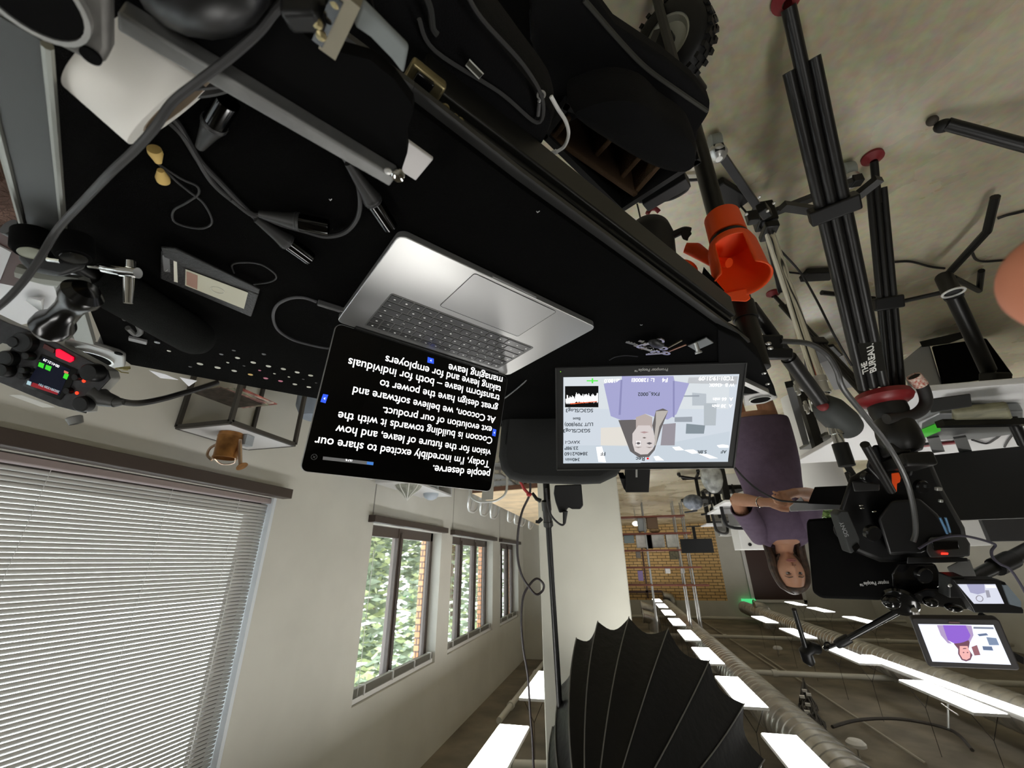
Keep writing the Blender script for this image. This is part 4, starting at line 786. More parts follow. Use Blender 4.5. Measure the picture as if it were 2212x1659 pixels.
p = V((-1.0, 2.15, .08)); M().beam(sb + Zc * .14, p, .028, .022, Zc).build('leg', mat('leg_grey_metal'), t, bev=.002)
M().box(PZ(1625, 470, .25), (.04, .03, .05)).box(PZ(1650, 455, .22), (.06, .035, .04), (FE, FN, Zc)).build('grip_head', BLKM, t, bev=.006)
for x, y in ((1612, 462), (1658, 455), (1672, 438), (1640, 425)): M().lathe(PZ(x, y, .27), Zc, [(0, .006), (.004, .0055), (.006, .0001)], 12).build('bolt', SILV, t)
for x, y, z in ((1722, 838, .80), (1742, 880, .80)):
    p = PZ(x, y, z); q = PZ(x + 22, y + 6, z + .02); kn = M().cyl(p, q, .008, n=12).build('knob_stem', SILV, t); M().beam(p - Zc * .03, p + Zc * .03, .018, .01).box(p, (.02, .012, .03)).build('tee_knob', mat('aluminium_knob', (.45, .45, .43), .35, .9), kn, bev=.002)
M().cyl(PZ(1755, 860, .80), PZ(1762, 885, .84), .018, n=16).build('grip_ring', CHRO, t)
M().cyl(sb + Zc * 1.03, sb + Zc * 1.06, .020, n=16).build('lock_ring', CHRO, t); M().cyl(sb + Zc * 1.09, sb + Zc * 1.16, .022, n=16).build('lock_collar', BLKM, t)
# orange cup holders clamped on the post
t = T('cup_holder', 'bright orange double cup holder clamped to the cart post', 'cup holder', (-.40, 1.06, .45))
A_, B_ = P(1563, 482, 1.07), P(1606, 615, .97); d = B_ - A_; L = d.length; u = d.normalized()
M().lathe(A_ - u * .02, u, [(0, .0001), (0, .043), (.075, .045), (.075, .041), (.002, .038), (.002, .0001)], 32).build('small_cup', ORNG, t)
M().lathe(A_ + u * .062, u, [(0, .046), (.012, .047), (.012, .043), (0, .043)], 32).build('rubber_band', BLKP, t)
mm = M(); n_ = 36; X_, Y_, Z_ = frame(u, -right); rs = [(.085, .050), (.11, .056), (.15, .058), (.19, .060), (.215, .062), (.225, .065)]
Rr = [[A_ + u * (t_ * L / .24) + (X_ * math.cos(2 * PI * k_ / n_) + Y_ * math.sin(2 * PI * k_ / n_)) * r_ for k_ in range(n_)] for t_, r_ in rs]
tc_ = -fwd * .2 - right * .1 + up * .0
for j in range(len(rs) - 1):
    for k_ in range(n_):
        mid = (Rr[j][k_] + Rr[j + 1][(k_ + 1) % n_]) / 2 - (A_ + u * ((rs[j][0] + rs[j + 1][0]) / 2 * L / .24)); vv = -ray(1612, 560).normalized(); dd = mid.normalized().dot((vv - u * vv.dot(u)).normalized())
        if dd > .84 and 0 < j < 5: continue
        mm.add([Rr[j][k_], Rr[j][(k_ + 1) % n_], Rr[j + 1][(k_ + 1) % n_], Rr[j + 1][k_]], [(0, 1, 2, 3)])
mm.add(Rr[0], [tuple(range(n_))]); mm.build('large_cup', ORNG, t, solid=.0035)
M().tube([P(1480, 535, 1.15), P(1502, 540, 1.14), P(1540, 565, 1.08), P(1575, 568, 1.03)], [.014, .02, .014, .012], 12).build('arm', ORNG, t)
M().prism([P(x, y, 1.02) for x, y in ((1565, 632), (1612, 622), (1622, 645), (1612, 652), (1580, 650), (1572, 672), (1562, 655))], fwd * .045).build('post_clamp', ORNG, t, bev=.003)
M().lathe(P(1462, 615, 1.10), P(1490, 560, 1.14) - P(1462, 615, 1.10), [(0, .001), (0, .035), (.06, .036), (.07, .025), (.071, .001)], 24).build('second_cup', ORNG, t)
M().prism([P(x, y, 1.02) for x, y in ((1435, 605), (1448, 608), (1505, 668), (1498, 672), (1440, 632))], fwd * .04).build('holder_back', REDP, t, bev=.003)
# black bottle and hanging hook
t = T('insulated_bottle', 'round black bottle hanging beyond the rail under a red strap', 'bottle', P(1400, 500, 1.3))
M().lathe(P(1412, 600, 1.14), P(1398, 455, 1.30) - P(1412, 600, 1.14), [(0, .001), (0, .064), (.16, .068), (.20, .06), (.215, .045), (.222, .001)], 32).build('bottle_body', mat('bottle_black', (.008, .008, .008), .6), t)
M().tube(spline([P(x, y, 1.28) for x, y in ((1398, 462), (1405, 452), (1416, 451), (1424, 458))], 4), .007, 8).build('red_strap', RED, t)
cable([P(1376, 440, 1.3), P(1379, 452, 1.3), P(1383, 470, 1.28)], .0025, 'drop_cable', 'short thin black cord hanging above the bottle', CABB, 6)
t = T('headphone_hook', 'black curved hook with a chunky end beside the bottle', 'hook', P(1470, 500, 1.2))
M().tube(spline([P(x, y, 1.18) for x, y in ((1447, 512), (1462, 504), (1478, 498), (1490, 500))], 5), .011, 10).build('arm', BLKP, t); M().prism([P(x, y, 1.17) for x, y in ((1474, 492), (1485, 489), (1495, 505), (1487, 514), (1486, 521), (1475, 517), (1470, 505))], fwd * .03).build('end', BLKP, t, bev=.003)
t = T('carabiner', 'silver carabiner and black straps hanging at the end of the rail', 'carabiner', P(1530, 650, .95))
M().tube(spline([P(x, y, .93) for x, y in ((1525, 655), (1537, 645), (1544, 647), (1543, 654), (1530, 662))], 4, True), .0022, 6).build('loop', CHRO, t); M().beam(P(1500, 648, .93), P(1530, 680, .93), .018, .012).build('strap_block', BLKP, t, bev=.002)
M().prism([P(x, y, .99) for x, y in ((1502, 612), (1515, 620), (1558, 632), (1545, 640), (1522, 643), (1512, 632))], fwd * .01).build('grey_strap', mat('strap_grey', (.22, .24, .25), .7), t); M().prism([P(x, y, .98) for x, y in ((1520, 576), (1565, 628), (1560, 632), (1512, 612))], fwd * .012).build('black_strap', BLK, t)
M().tube(spline([P(x, y, .95) for x, y in ((1535, 676), (1548, 668), (1560, 667), (1574, 674))], 4), .003, 6).build('cord', CABB, t)
t = T('floor_roll', 'small red and grey item lying in the gap between cart and rail', 'tool', P(1150, 400, 1.0))
M().cyl(P(1139, 402, 1.0), P(1155, 408, 1.0), .010, n=14).build('red_body', REDP, t); M().ring(P(1128, 393, .98), fwd, .012, .003).build('grey_end', GRYM, t)
# ---------- big tripod ----------
t = T('video_tripod', 'big black tripod with red collar and red feet carrying the video camera', 'tripod', (-.85, 1.33, 0))
TB = mat('tripod_black', (.012, .0115, .0105), .38, .25)
def leg(ft, tp, w0=.028, mid=.5):
    ft, tp = V(ft), V(tp); x, y, z = frame(tp - ft); m_ = M()
    k_ = ft.lerp(tp, .12)
    for s_ in (-1, 0, 1): m_.cyl(k_.lerp(tp, 0 if s_ else .06) + x * s_ * w0 * 1.0, tp + x * s_ * w0, w0 * .52, w0 * .56, 14)
    o_ = m_.build('leg', TB, t)
    M().cyl(ft.lerp(tp, .01), ft.lerp(tp, .18), w0 * .6, n=14).build('lower_tube', TB, o_)
    M().box(ft.lerp(tp, mid), (w0 * 4.3, w0 * 2, .05), (x, y, z)).build('mid_joint', BLKP, o_, bev=.006)
    return o_
apx = P(1912, 868, 1.62)
f1, f2, f3 = V((-.60, .78, .02)), V((-1.10, 1.40, .02)), V((-1.55, 2.25, .02))
tz_ = apx.z - .02
for f_, tp, w_, md_ in ((f1, P(1886, 835, 1.60), .031, .45), (f2, P(1935, 850, 1.66), .022, .6), (V((-1.02, 2.28, .02)), apx + V((-.02, .08, 0)), .017, .5)):
    o_ = leg(f_, tp, w_, md_)
    M().lathe(f_ - Zc * .02, Zc + V((.1, 0, 0)), [(0, .0001), (0, .035), (.012, .036), (.022, .02), (.03, .012)], 24).build('rubber_foot', RED, o_)
# spreader arms
cs = V((-.88, 1.36, .28))
for a in (PZ(1690, 445, .30), PZ(1900, 385, .28)): M().beam(a, cs.lerp(a, .0), .03, .02).build('spreader_arm', BLKM, t)
# red collar and head
c_ = apx; ax = Zc
M().lathe(c_ - Zc * .035, Zc, [(0, .06), (0, .088), (.02, .094), (.035, .085), (.05, .062), (.05, .05)], 36).build('red_collar', mat('collar_red', (.22, .014, .016), .4), t)
M().lathe(c_ + Zc * .0, Zc, [(0, .06), (.04, .062), (.07, .055), (.08, .06), (.13, .068), (.17, .068), (.20, .05), (.205, .001)], 32).build('fluid_head', TB, t)
M().box(c_ + Zc * .24, (.10, .13, .05)).box(c_ + Zc * .19 + V((.03, 0, 0)), (.06, .08, .05)).build('head_plate', TB, t, bev=.01)
M().tube(spline([P(1915, 905, 1.55), P(1975, 895, 1.55), P(2000, 870, 1.55), P(1992, 835, 1.55), P(1975, 815, 1.55)], 6), .020, 14).build('level_handle', mat('handle_rubber', (.02, .018, .017), .6), t)
M().lathe(P(1990, 832, 1.55), P(1968, 806, 1.55) - P(1990, 832, 1.55), [(0, .0225), (.045, .0225), (.045, .02), (0, .02)], 20).build('paper_tape', mat('printed_tape', (.62, .56, .48), .7, nz=.25, nsc=140, c2=(.5, .12, .08)), t)
M().prism([P(x, y, 1.62) for x, y in ((2005, 862), (2096, 850), (2100, 878), (2010, 892))], fwd * .03).build('control_box', DKGY, t, bev=.004)
# white lettering strip on the leg
pl = Plane(P(1888, 772, 1.33), (P(1895, 800, 1.355) - P(1885, 745, 1.31)), (P(1925, 770, 1.33) - P(1870, 775, 1.33)))
tg = M().prism([pl.at(x, y) for x, y in ((1853, 742), (1902, 738), (1913, 800), (1868, 806))], pl.front * .0006).build('label_tape', mat('clear_tape', (.02, .02, .018), .15), t, smooth=False)
text("BUREAU.", pl.at(1893, 801, .0015), pl.at(1886, 741, .0015), pl.front, mat('letter_white', (.8, .8, .76), .5), 'lettering', tg, bold=.03)
text("THE", pl.at(1876, 804, .0015), pl.at(1872, 780, .0015), pl.front, mat('letter_white'), 'lettering', tg, bold=.03)
# pan bar with grip
A_, B_, C_ = P(1622, 662, 1.12), P(1775, 870, 1.28), P(1900, 1010, 1.45)
M().cyl(A_, A_.lerp(B_, .55), .017, n=18).cyl(A_.lerp(B_, .5), B_, .021, n=18).build('pan_bar', TB, t); M().cyl(P(1868, 960, 1.40), P(1925, 1060, 1.5), .014, n=14).build('pan_bar_end', TB, t)
M().lathe(B_, P(1880, 965, 1.40) - B_, [(0, .001), (.002, .022), (.012, .034), (.05, .045), (.13, .047), (.17, .042), (.19, .028), (.195, .001)], 28).build('grip', mat('grey_grip', (.045, .05, .047), .65), t)
M().ell(P(1777, 877, 1.27), (.016, .016, .016)).build('red_button', RED, t)
# clamp on the pan bar
M().box(P(1655, 745, 1.13), (.06, .05, .06), (right, up, fwd)).box(P(1670, 765, 1.12), (.08, .03, .05), (right, up, fwd)).build('bar_clamp', BLKM, t, bev=.006)
for x, y in ((1660, 742), (1664, 752)): M().ell(P(x, y, 1.09), (.008, .005, .005), (right, up, fwd)).build('bolt', SILV, t)
# cables around the tripod
cable([P(1685, 737, 1.10), P(1745, 742, 1.12), P(1785, 765, 1.12), P(1808, 800, 1.12), P(1822, 840, 1.14), P(1870, 900, 1.2), P(1920, 965, 1.28), P(1955, 1030, 1.32), P(1972, 1090, 1.33), P(1978, 1145, 1.33), P(1972, 1170, 1.33)], .0075, 'camera_cable', 'thick dark cable climbing along the tripod head to the video camera', mat('satin_cable', (.05, .05, .048), .35), 10)
cable([PZ(1600, 445, .05), P(1640, 490, 1.66), P(1690, 545, 1.6), P(1730, 590, 1.6), P(1765, 650, 1.55), P(1800, 720, 1.5), P(1840, 790, 1.5)], .004, 'hanging_power_lead', 'thin black lead hanging from the power adapter to the tripod', CABB, 7)
cable([PZ(1658, 587, .01), PZ(1700, 588, .01), PZ(1735, 592, .01)], .005, 'floor_lead', 'black lead on the floor between orange holder and flat adapter', CABB, 6)
for a, b, l_ in (((1544, 402), (1605, 438), 'black power adapter brick on the floor by the cart post'), ((1735, 595), (1800, 592), 'flat black adapter lying on the floor behind the tripod leg')):
    A_, B_ = PZ(*a, .03), PZ(*b, .03); M().beam(A_, B_, .075, .035, Zc).build('power_adapter', BLKP, None, tag=(l_, 'adapter'), bev=.006)
cable([PZ(x, y, .02) for x, y in ((1380, 436), (1410, 436), (1450, 430), (1482, 412), (1485, 398), (1462, 392), (1440, 396))], .006, 'floor_cable', 'black cable curling on the floor beside the open case', CABB, 7)
cable([PZ(x, y, .02) for x, y in ((1460, 388), (1490, 389), (1520, 388), (1560, 392))], .006, 'floor_cable', 'short straight black cable on the floor behind the cart post', CABB, 7)
# neighbouring black stands
t = T('light_stand', 'black light stand with bent braces at the dark corner of the floor', 'stand', PZ(2075, 620, 0))
for a, b, r_ in (((2048, 592, .12), (2132, 500, .10), .016), ((2132, 500, .10), (2150, 425, .05), .016), ((2060, 600, .10), (2115, 628, .05), .014), ((2115, 628, .05), (2120, 585, .03), .014), ((2065, 625, .14), (1945, 652, .05), .012), ((1945, 652, .05), (1775, 632, .03), .014)):
    M().cyl(PZ(*a), PZ(*b), r_, n=10).build('leg', BLKM, t)
M().cyl(PZ(2040, 600, .15), PZ(2060, 640, .3), .035, n=16).build('hub', BLKP, t); M().ring(PZ(2060, 632, .30), Zc, .038, .005).build('white_ring', WHT, t)
M().cyl(PZ(2060, 640, .3), P(2135, 800, 2.0), .030, n=16).cyl(P(2135, 800, 2.0), P(2212, 960, 2.0), .022, n=16).build('mast', BLKM, t); M().box(P(2150, 820, 1.95), (.09, .07, .07), (right, up, fwd)).build('mast_clamp', BLKP, t, bev=.01)
M().cyl(P(2125, 832, 1.93), P(2108, 836, 1.93), .015, n=10).build('clamp_knob', BLKP, t)
cable([PZ(x, y, .01) for x, y in ((1925, 567), (1965, 565), (2010, 576), (2040, 580))], .006, 'floor_wire', 'black wire on the floor between tripod and light stand', CABB, 6)
cable([PZ(x, y, .01) for x, y in ((2100, 545), (2108, 560), (2125, 565), (2160, 563), (2200, 560))], .006, 'floor_wire', 'black wire on the floor under the bent braces', CABB, 6); cable([PZ(x, y, .01) for x, y in ((2155, 472), (2175, 465), (2212, 456), (2260, 440))], .006, 'floor_wire', 'black wire running off the floor edge of the frame', CABB, 6)
t = T('floor_stand', 'foot of a black stand with a rubber ball reaching in from the frame side', 'stand', PZ(2010, 262, 0))
M().cyl(PZ(2045, 268, .05), PZ(2290, 335, .22), .020, n=16).build('tube', BLKM, t); M().ell(PZ(2038, 272, .045), (.028, .022, .022)).build('joint', BLKP, t); M().ell(PZ(2014, 261, .018), (.017, .017, .017)).build('rubber_foot', mat('brown_rubber', (.05, .04, .03), .7), t)
# computer boxes on the floor
t = T('computer_tower', 'white computer tower with a black side panel on the floor', 'computer', PZ(2050, 800, 0))
M().prism([P(x, y, 2.7) for x, y in ((2012, 748), (2130, 730), (2190, 812), (2035, 833))], fwd * .3).build('black_side', BLK, t, bev=.01)
M().prism([P(x, y, 2.72) for x, y in ((1942, 786), (1996, 742), (2008, 745), (2036, 833), (1965, 842))], fwd * .3).build('white_front', mat('tower_white', (.50, .51, .54), .5), t, bev=.01)
M().prism([P(x, y, 2.66) for x, y in ((1986, 738), (2080, 716), (2092, 722), (2088, 728), (2050, 742), (1992, 750))], fwd * .1).build('foot_plate', BLKP, t)
t = T('table_pedestal', 'grey boot shaped base of a desk leg behind the chrome tube', 'pedestal', PZ(1770, 760, 0))
M().prism([PZ(x, y, .10) for x, y in ((1735, 755), (1800, 742), (1818, 762), (1790, 772), (1760, 784), (1738, 800))], Zc * .02).build('rubber_top', BLKP, t, bev=.006); M().prism([PZ(x, y, .08) for x, y in ((1770, 778), (1820, 762), (1850, 830), (1800, 838))], Zc * .02).build('grey_foot', mat('foot_plate_grey', (.18, .18, .185), .5), t)
cable([P(1820, 800, 2.2), P(1845, 826, 2.2)], .004, 'thin_lead', 'thin lead beside the tripod collar', CABB, 6)
# =================== FURNITURE ALONG THE WINDOWS ===================
WTOP = mat('white_laminate', (.62, .62, .62), .45); DFR = mat('dark_steel_frame', (.055, .05, .045), .5)
t = T('side_table', 'small white topped table with a dark steel frame under the covered window', 'table', (2.21, 1.99, 0))
M().bb(2.03, 2.38, 1.75, 2.23, .695, .712).build('table_top', WTOP, t)
m_ = M()
for a, b in (((2.02, 1.74), (2.39, 1.74)), ((2.39, 1.74), (2.39, 2.24)), ((2.39, 2.24), (2.02, 2.24)), ((2.02, 2.24), (2.02, 1.74))): m_.beam((*a, .70), (*b, .70), .022, .024)
m_.build('frame', DFR, t)
for x, y in ((2.02, 1.74), (2.39, 1.74), (2.39, 2.24), (2.02, 2.24)): M().bb(x - .011, x + .011, y - .011, y + .011, 0, .70).build('leg', DFR, t)
t = T('watering_can', 'copper watering can standing on the white side table', 'watering can', PZ(502, 935, .713)); b0 = PZ(500, 936, .713)
CU = mat('copper_can', (.36, .17, .055), .32, .75, nz=.35, nsc=14)
M().lathe(b0, Zc, [(0, .0001), (0, .062), (.02, .064), (.022, .066), (.028, .064), (.135, .060), (.145, .063), (.15, .063), (.15, .059), (.02, .058)], 32).build('body', CU, t)
u_ = right; M().tube(spline([b0 + u_ * .06 + Zc * .06, b0 + u_ * .10 + Zc * .09, b0 + u_ * .105 + Zc * .13, b0 + u_ * .07 + Zc * .16], 6), .0075, 8).build('side_handle', mat('pale_copper', (.55, .40, .30), .25, .9), t)
M().tube(spline([b0 + u_ * -.062 + Zc * .145, b0 + u_ * -.05 + Zc * .17 + V((.02, .03, 0)), b0 + u_ * .02 + Zc * .17 + V((.04, .05, 0)), b0 + u_ * .06 + Zc * .15], 6), .004, 8).build('top_handle', mat('pale_copper'), t)
M().cyl(b0 - u_ * .058 + Zc * .04, b0 - u_ * .10 + Zc * .185, .013, .010, 14).build('spout', mat('pale_copper'), t); M().lathe(b0 - u_ * .10 + Zc * .182, -u_ + Zc * 1.2, [(0, .010), (.016, .030), (.020, .031), (.0201, .0001)], 24).build('rose', CU, t)
t = T('pencil_box', 'small blue grey box behind the watering can', 'box', PZ(535, 960, .72)); M().box(PZ(533, 952, .745), (.045, .055, .06)).build('box', mat('grey_card_box', (.35, .38, .40), .6), t)
t = T('magazines', 'pile of colourful magazines leaning under the side table', 'magazines', (2.2, 1.9, .0))
for i, (c, a) in enumerate((((.45, .12, .10), 0), ((.60, .50, .45), .15), ((.50, .52, .40), -.1), ((.62, .35, .33), .2), ((.10, .08, .07), .05))):
    M().box((2.2 + .01 * i, 1.95 - .02 * i, .46 + i * .007), (.22, .29, .006), (V((math.cos(a), math.sin(a), 0)), V((-math.sin(a), math.cos(a), 0)), Zc)).build('magazine', mat('cover_%d' % i, c, .35, nz=.5, nsc=25), t)
M().bb(2.14, 2.36, 1.86, 2.08, .44, .455).bb(2.24, 2.26, 1.95, 1.97, 0, .44).build('lower_shelf', DFR, t)
# desk against the window wall near the operator
t = T('white_desk', 'white desk top with a brown box against the window wall', 'desk', (1.6, -.1, 0))
M().bb(1.05, 2.38, -1.2, .70, .715, .74).build('desk_top', WTOP, t)
for x, y in ((1.1, -1.1), (1.1, .6), (2.3, -1.1), (2.3, .6)): M().bb(x - .02, x + .02, y - .02, y + .02, 0, .715).build('leg', DFR, t)
t = T('brown_box', 'dark brown box with paper sheets on the white desk', 'box', PZ(20, 600, .74)); M().prism([PZ(x, y, .76) for x, y in ((-60, 470), (60, 515), (40, 620), (0, 612), (-60, 600))], (0, 0, -.02)).build('box_body', mat('brown_board', (.06, .03, .025), .6), t); M().prism([PZ(x, y, .765) for x, y in ((-60, 500), (24, 545), (0, 605), (-60, 640))], (0, 0, -.004)).build('paper', mat('grey_paper', (.5, .5, .5), .7), t)
t = T('paper_sheet', 'folded white paper sheet lying beyond the clamp', 'paper', PZ(75, 655, .745)); M().add([PZ(55, 649, .75), PZ(60, 642, .755), PZ(97, 641, .75), PZ(93, 677, .75), PZ(88, 650, .77)], [(0, 1, 4), (1, 2, 4), (2, 3, 4), (0, 4, 3)]).build('sheet', WHT, t, solid=.0005)
t = T('dried_twig', 'small dried leafy twig hanging at the cart corner by the recorder', 'twig', PZ(260, 798, CT)); M().tube(spline([PZ(238, 790, CT), PZ(258, 794, CT), PZ(280, 795, CT)], 4), .003, 6).tube([PZ(250, 796, CT), PZ(262, 804, CT), PZ(278, 806, CT)], .0012, 5).build('stem', mat('dry_green', (.20, .17, .05), .8), t)
M().add([PZ(240, 800, CT), PZ(245, 803, CT), PZ(241, 815, CT), PZ(237, 808, CT)], [(0, 1, 2, 3)]).add([PZ(262, 792, CT), PZ(282, 791, CT), PZ(276, 800, CT), PZ(264, 799, CT)], [(0, 1, 2, 3)]).build('leaf', mat('dry_green'), t, solid=.0006)
for i, pts in enumerate((((322, 799), (358, 808), (386, 820), (347, 816)), ((388, 814), (426, 822), (408, 834)))):
    t = T('paper_slip', ['long white paper slip under the cart edge by the thick cable', 'triangular corner of white paper below the cart edge'][i], 'paper', PZ(*pts[0], CT - .02)); M().prism([PZ(x, y, CT - .02) for x, y in pts], Zc * .001).build('slip', mat('slip_white', (.75, .75, .78), .6), t, smooth=False)
# long plywood table and the white chairs around it
PLY = mat('plywood', (.72, .56, .36), .5, nz=.14, nsc=5)
t = T('plywood_table', 'long pale plywood table with a dark edge beside the windows', 'table', (.85, 6.2, 0))
tp_ = [PZ(1020, 1066, .75), PZ(1330, 1046, .75), V((.2, 8.4, .75)), PZ(1176, 1141, .75)]; tp_[1] = tp_[0] + (PZ(1165, 1054, .75) - tp_[0]).normalized() * .80
M().prism(tp_, (0, 0, -.006)).build('table_top', PLY, t); M().prism([p + V((0, 0, -.006)) for p in tp_], (0, 0, -.045)).build('table_edge', mat('table_edge_brown', (.16, .075, .045), .5), t)
sm_ = M().beam(tp_[0].lerp(tp_[3], .42) + Zc * .0006, tp_[1].lerp(tp_[2], .42) + Zc * .0006, .008, .0012); sm_.build('seam', mat('seam_brown', (.28, .12, .07), .6), t)
for u_, v_ in ((.08, .05), (.92, .05), (.08, .95), (.92, .95), (.08, .5), (.92, .5)):
    p = tp_[0].lerp(tp_[1], u_).lerp(tp_[3].lerp(tp_[2], u_), v_); M().bb(p.x - .03, p.x + .03, p.y - .03, p.y + .03, 0, .70).build('leg', DARKW, t)
CHW = mat('chair_white_metal', (.50, .51, .50), .35, .3)
def chair(loc, rz, lbl):
    t = T('metal_chair', lbl, 'chair', (0, 0, 0), 'white metal chairs at the plywood table')
    s_ = M(); s_.grid(lambda u, v: ((u - .5) * .36, (v - .5) * .36, .45 - .02 * math.sin(PI * u) * math.sin(PI * v)), 8, 8); s_.build('seat', CHW, t, solid=.004)
    for x in (-.16, .16):
        for y in (-.15, .17): M().cyl((x, y, .44), (x * 1.25, y * 1.3, 0), .012, .010, 10).build('leg', CHW, t)
    lp = spline([(-.17, .16, .45), (-.20, .20, .62), (-.19, .23, .78), (-.10, .25, .85), (0, .255, .86), (.10, .25, .85), (.19, .23, .78), (.20, .20, .62), (.17, .16, .45)], 5)
    M().tube(lp, .0125, 10).build('back_loop', mat('chair_tube', (.62, .63, .62), .3, .3), t)
    M().prism([(-.055, .165, .45), (.055, .165, .45), (.062, .245, .84), (-.062, .245, .84)], (0, .006, 0)).build('back_slat', CHW, t)
    t.location = V(loc); t.rotation_euler = (0, 0, rz); t['label'] = lbl; return t
c0 = chair((1.27, 4.42, 0), PI, 'white metal chair at the near end of the plywood table')
def cc(x, y, rz, lbl): return dup(c0, (x, y, 0), rz, lbl)
cc(1.47, 5.0, -PI / 2 - .0, 'first white chair on the window side of the table'); cc(1.46, 5.45, -PI / 2, 'second white chair on the window side of the table'); cc(1.45, 5.88, -PI / 2, 'third white chair on the window side of the table')
for y, l_ in ((6.5, 'fourth'), (6.95, 'fifth'), (7.35, 'sixth'), (8.1, 'last')): cc(1.36, y, -PI / 2, l_ + ' white chair on the window side, partly behind the hanging cable')
# bags behind the laptop lid
t = T('net_bag', 'pale mesh bag tied to a point behind the laptop lid', 'bag', PX(880, 1065, 2.1)); pk = PX(879, 1081, 2.1)
M().lathe(pk - Zc * .28, Zc, [(0, .13), (.08, .16), (.16, .12), (.22, .05), (.28, .002)], 20).build('mesh_cloth', mat('mesh_grey', (.32, .33, .28), .8, nz=.3, nsc=20), t)
m_ = M()
for k_ in range(9): a = k_ * 2 * PI / 9; m_.tube(spline([pk + V((math.cos(a) * r_, math.sin(a) * r_, z_)) for r_, z_ in ((.002, 0), (.054, -.06), (.124, -.12), (.165, -.20))], 4), .005, 5)
m_.build('white_cord', mat('cord_white', (.75, .75, .72), .5), t)
t = T('pale_bucket', 'pale blue grey rounded container behind the laptop lid', 'container', PX(930, 1068, 2.1)); pk = PX(930, 1080, 2.1)
M().lathe(pk - Zc * .24, Zc, [(0, .001), (0, .085), (.12, .092), (.19, .088), (.22, .07), (.24, .03), (.2405, .001)], 24).build('shell', mat('pale_blue_plastic', (.42, .47, .53), .4), t); M().lathe(pk - Zc * .25, Zc, [(0, .05), (.16, .07), (.21, .065)], 18).build('base', mat('pale_blue_plastic'), t)
M().bb(1.95, 2.36, 3.8, 4.9, .66, .68).bb(1.95, 2.36, 3.8, 3.83, 0, .66).bb(1.95, 2.36, 4.87, 4.9, 0, .66).build('low_shelf', WTOP, None, tag=('low white shelf under the wall between the windows', 'shelf'))
q_ = PX(800, 1022, 2.15); t = T('grey_basket', 'grey rounded basket half hidden behind the upper lid edge', 'basket', (q_.x, q_.y, 0)); M().lathe((q_.x, q_.y, 0), Zc, [(0, .001), (0, .10), (.1, .13), (q_.z - .03, .13), (q_.z + .03, .10), (q_.z + .06, .001)], 24).build('basket_body', mat('basket_grey', (.30, .32, .34), .7), t)
t = T('blue_cushion', 'blue grey cushion edge between the side table and the laptop', 'cushion', PX(680, 885, 2.1)); q_ = PX(686, 890, 2.10); M().lathe((q_.x, q_.y, 0), Zc, [(0, .001), (0, .13), (.1, .16), (q_.z - .03, .155), (q_.z + .05, .11), (q_.z + .08, .001)], 24).build('cushion_body', mat('blue_cloth', (.30, .35, .42), .9), t)

# =================== THE HALL BEHIND ===================
t = T('storage_rack', 'tall open rack of chrome poles and brown shelves before the brick wall', 'shelf', (-.9, 12, 0))
for x in (-.72, -1.50, -1.72):
    for y in (11.95, 12.3): M().cyl((x, y, 0), (x, y, CZ), .018, n=10).build('pole', mat('satin_pole', (.42, .42, .41), .35, .7), t)
zs = []
for px, py, ex in ((1400, 1116, -1.75), (1400, 1153, -1.85), (1400, 1189, -1.80), (1400, 1226, -1.95), (1400, 1264, -2.05)):
    z = PY(px, py, 11.95).z; zs.append(z); M().bb(ex, .02, 11.92, 12.33, z - .02, z + .02).build('shelf_board', mat('red_brown_wood', (.17, .045, .025), .55), t)
BAG = mat('paper_bag', (.55, .53, .50), .75, nz=.2, nsc=6)
def item(x0, x1, z, h, mt, nm, lbl, cat, y=12.0, d=.22):
    a = PY(x0, 1150, y).x; b = PY(x1, 1150, y).x; b, a = min(a, b), max(a, b)
    return M().bb(b, a, y, y + d, z + .021, z + h).build(nm, mt, None, tag=(lbl, cat), bev=.012)
item(1372, 1393, zs[1], .34, BAG, 'paper_bag', 'white paper bag nearest the column on the rack', 'bag'); item(1406, 1433, zs[1], .34, mat('grey_bag', (.40, .40, .38), .7, nz=.25, nsc=5), 'paper_bag', 'middle grey paper bag on the rack', 'bag'); item(1437, 1463, zs[1], .34, mat('pale_bag', (.48, .48, .44), .7, nz=.25, nsc=7), 'paper_bag', 'pale paper bag beside the outer pole of the rack', 'bag')
item(1400, 1424, zs[0], .30, mat('brown_carton', (.16, .10, .06), .8), 'cardboard_box', 'brown cardboard box on the lowest rack shelf', 'box'); item(1380, 1398, zs[0], .36, mat('grey_bin', (.30, .32, .33), .6), 'storage_bin', 'grey storage bin on the lowest rack shelf', 'bin'); item(1346, 1368, zs[1], .22, mat('teal_grey', (.20, .25, .26), .6), 'storage_bin', 'teal grey storage bin at the column end of the rack', 'bin')
M().ell(PY(1415, 1145, 12.0) + V((0, .1, 0)), (.14, .08, .07)).build('cloth_bundle', mat('tan_cloth', (.38, .26, .14), .9, nz=.3, nsc=12), None, tag=('tan bundle of cloth hanging under the second rack shelf', 'cloth'))
M().bb(*sorted((PY(1392, 1175, 12.2).x, PY(1410, 1175, 12.2).x)), 12.25, 12.3, zs[1] + .02, zs[2] - .05).build('black_panel', BLK, None, tag=('dark panel between the paper bags on the rack', 'panel'))
for (x0, x1), lbl in (((1425, 1436), 'white lamp shade on the fourth rack shelf'), ((1458, 1466), 'small white canister on the fourth rack shelf')): item(x0, x1, zs[3], .14, WHT, 'canister', lbl, 'canister', d=.12)
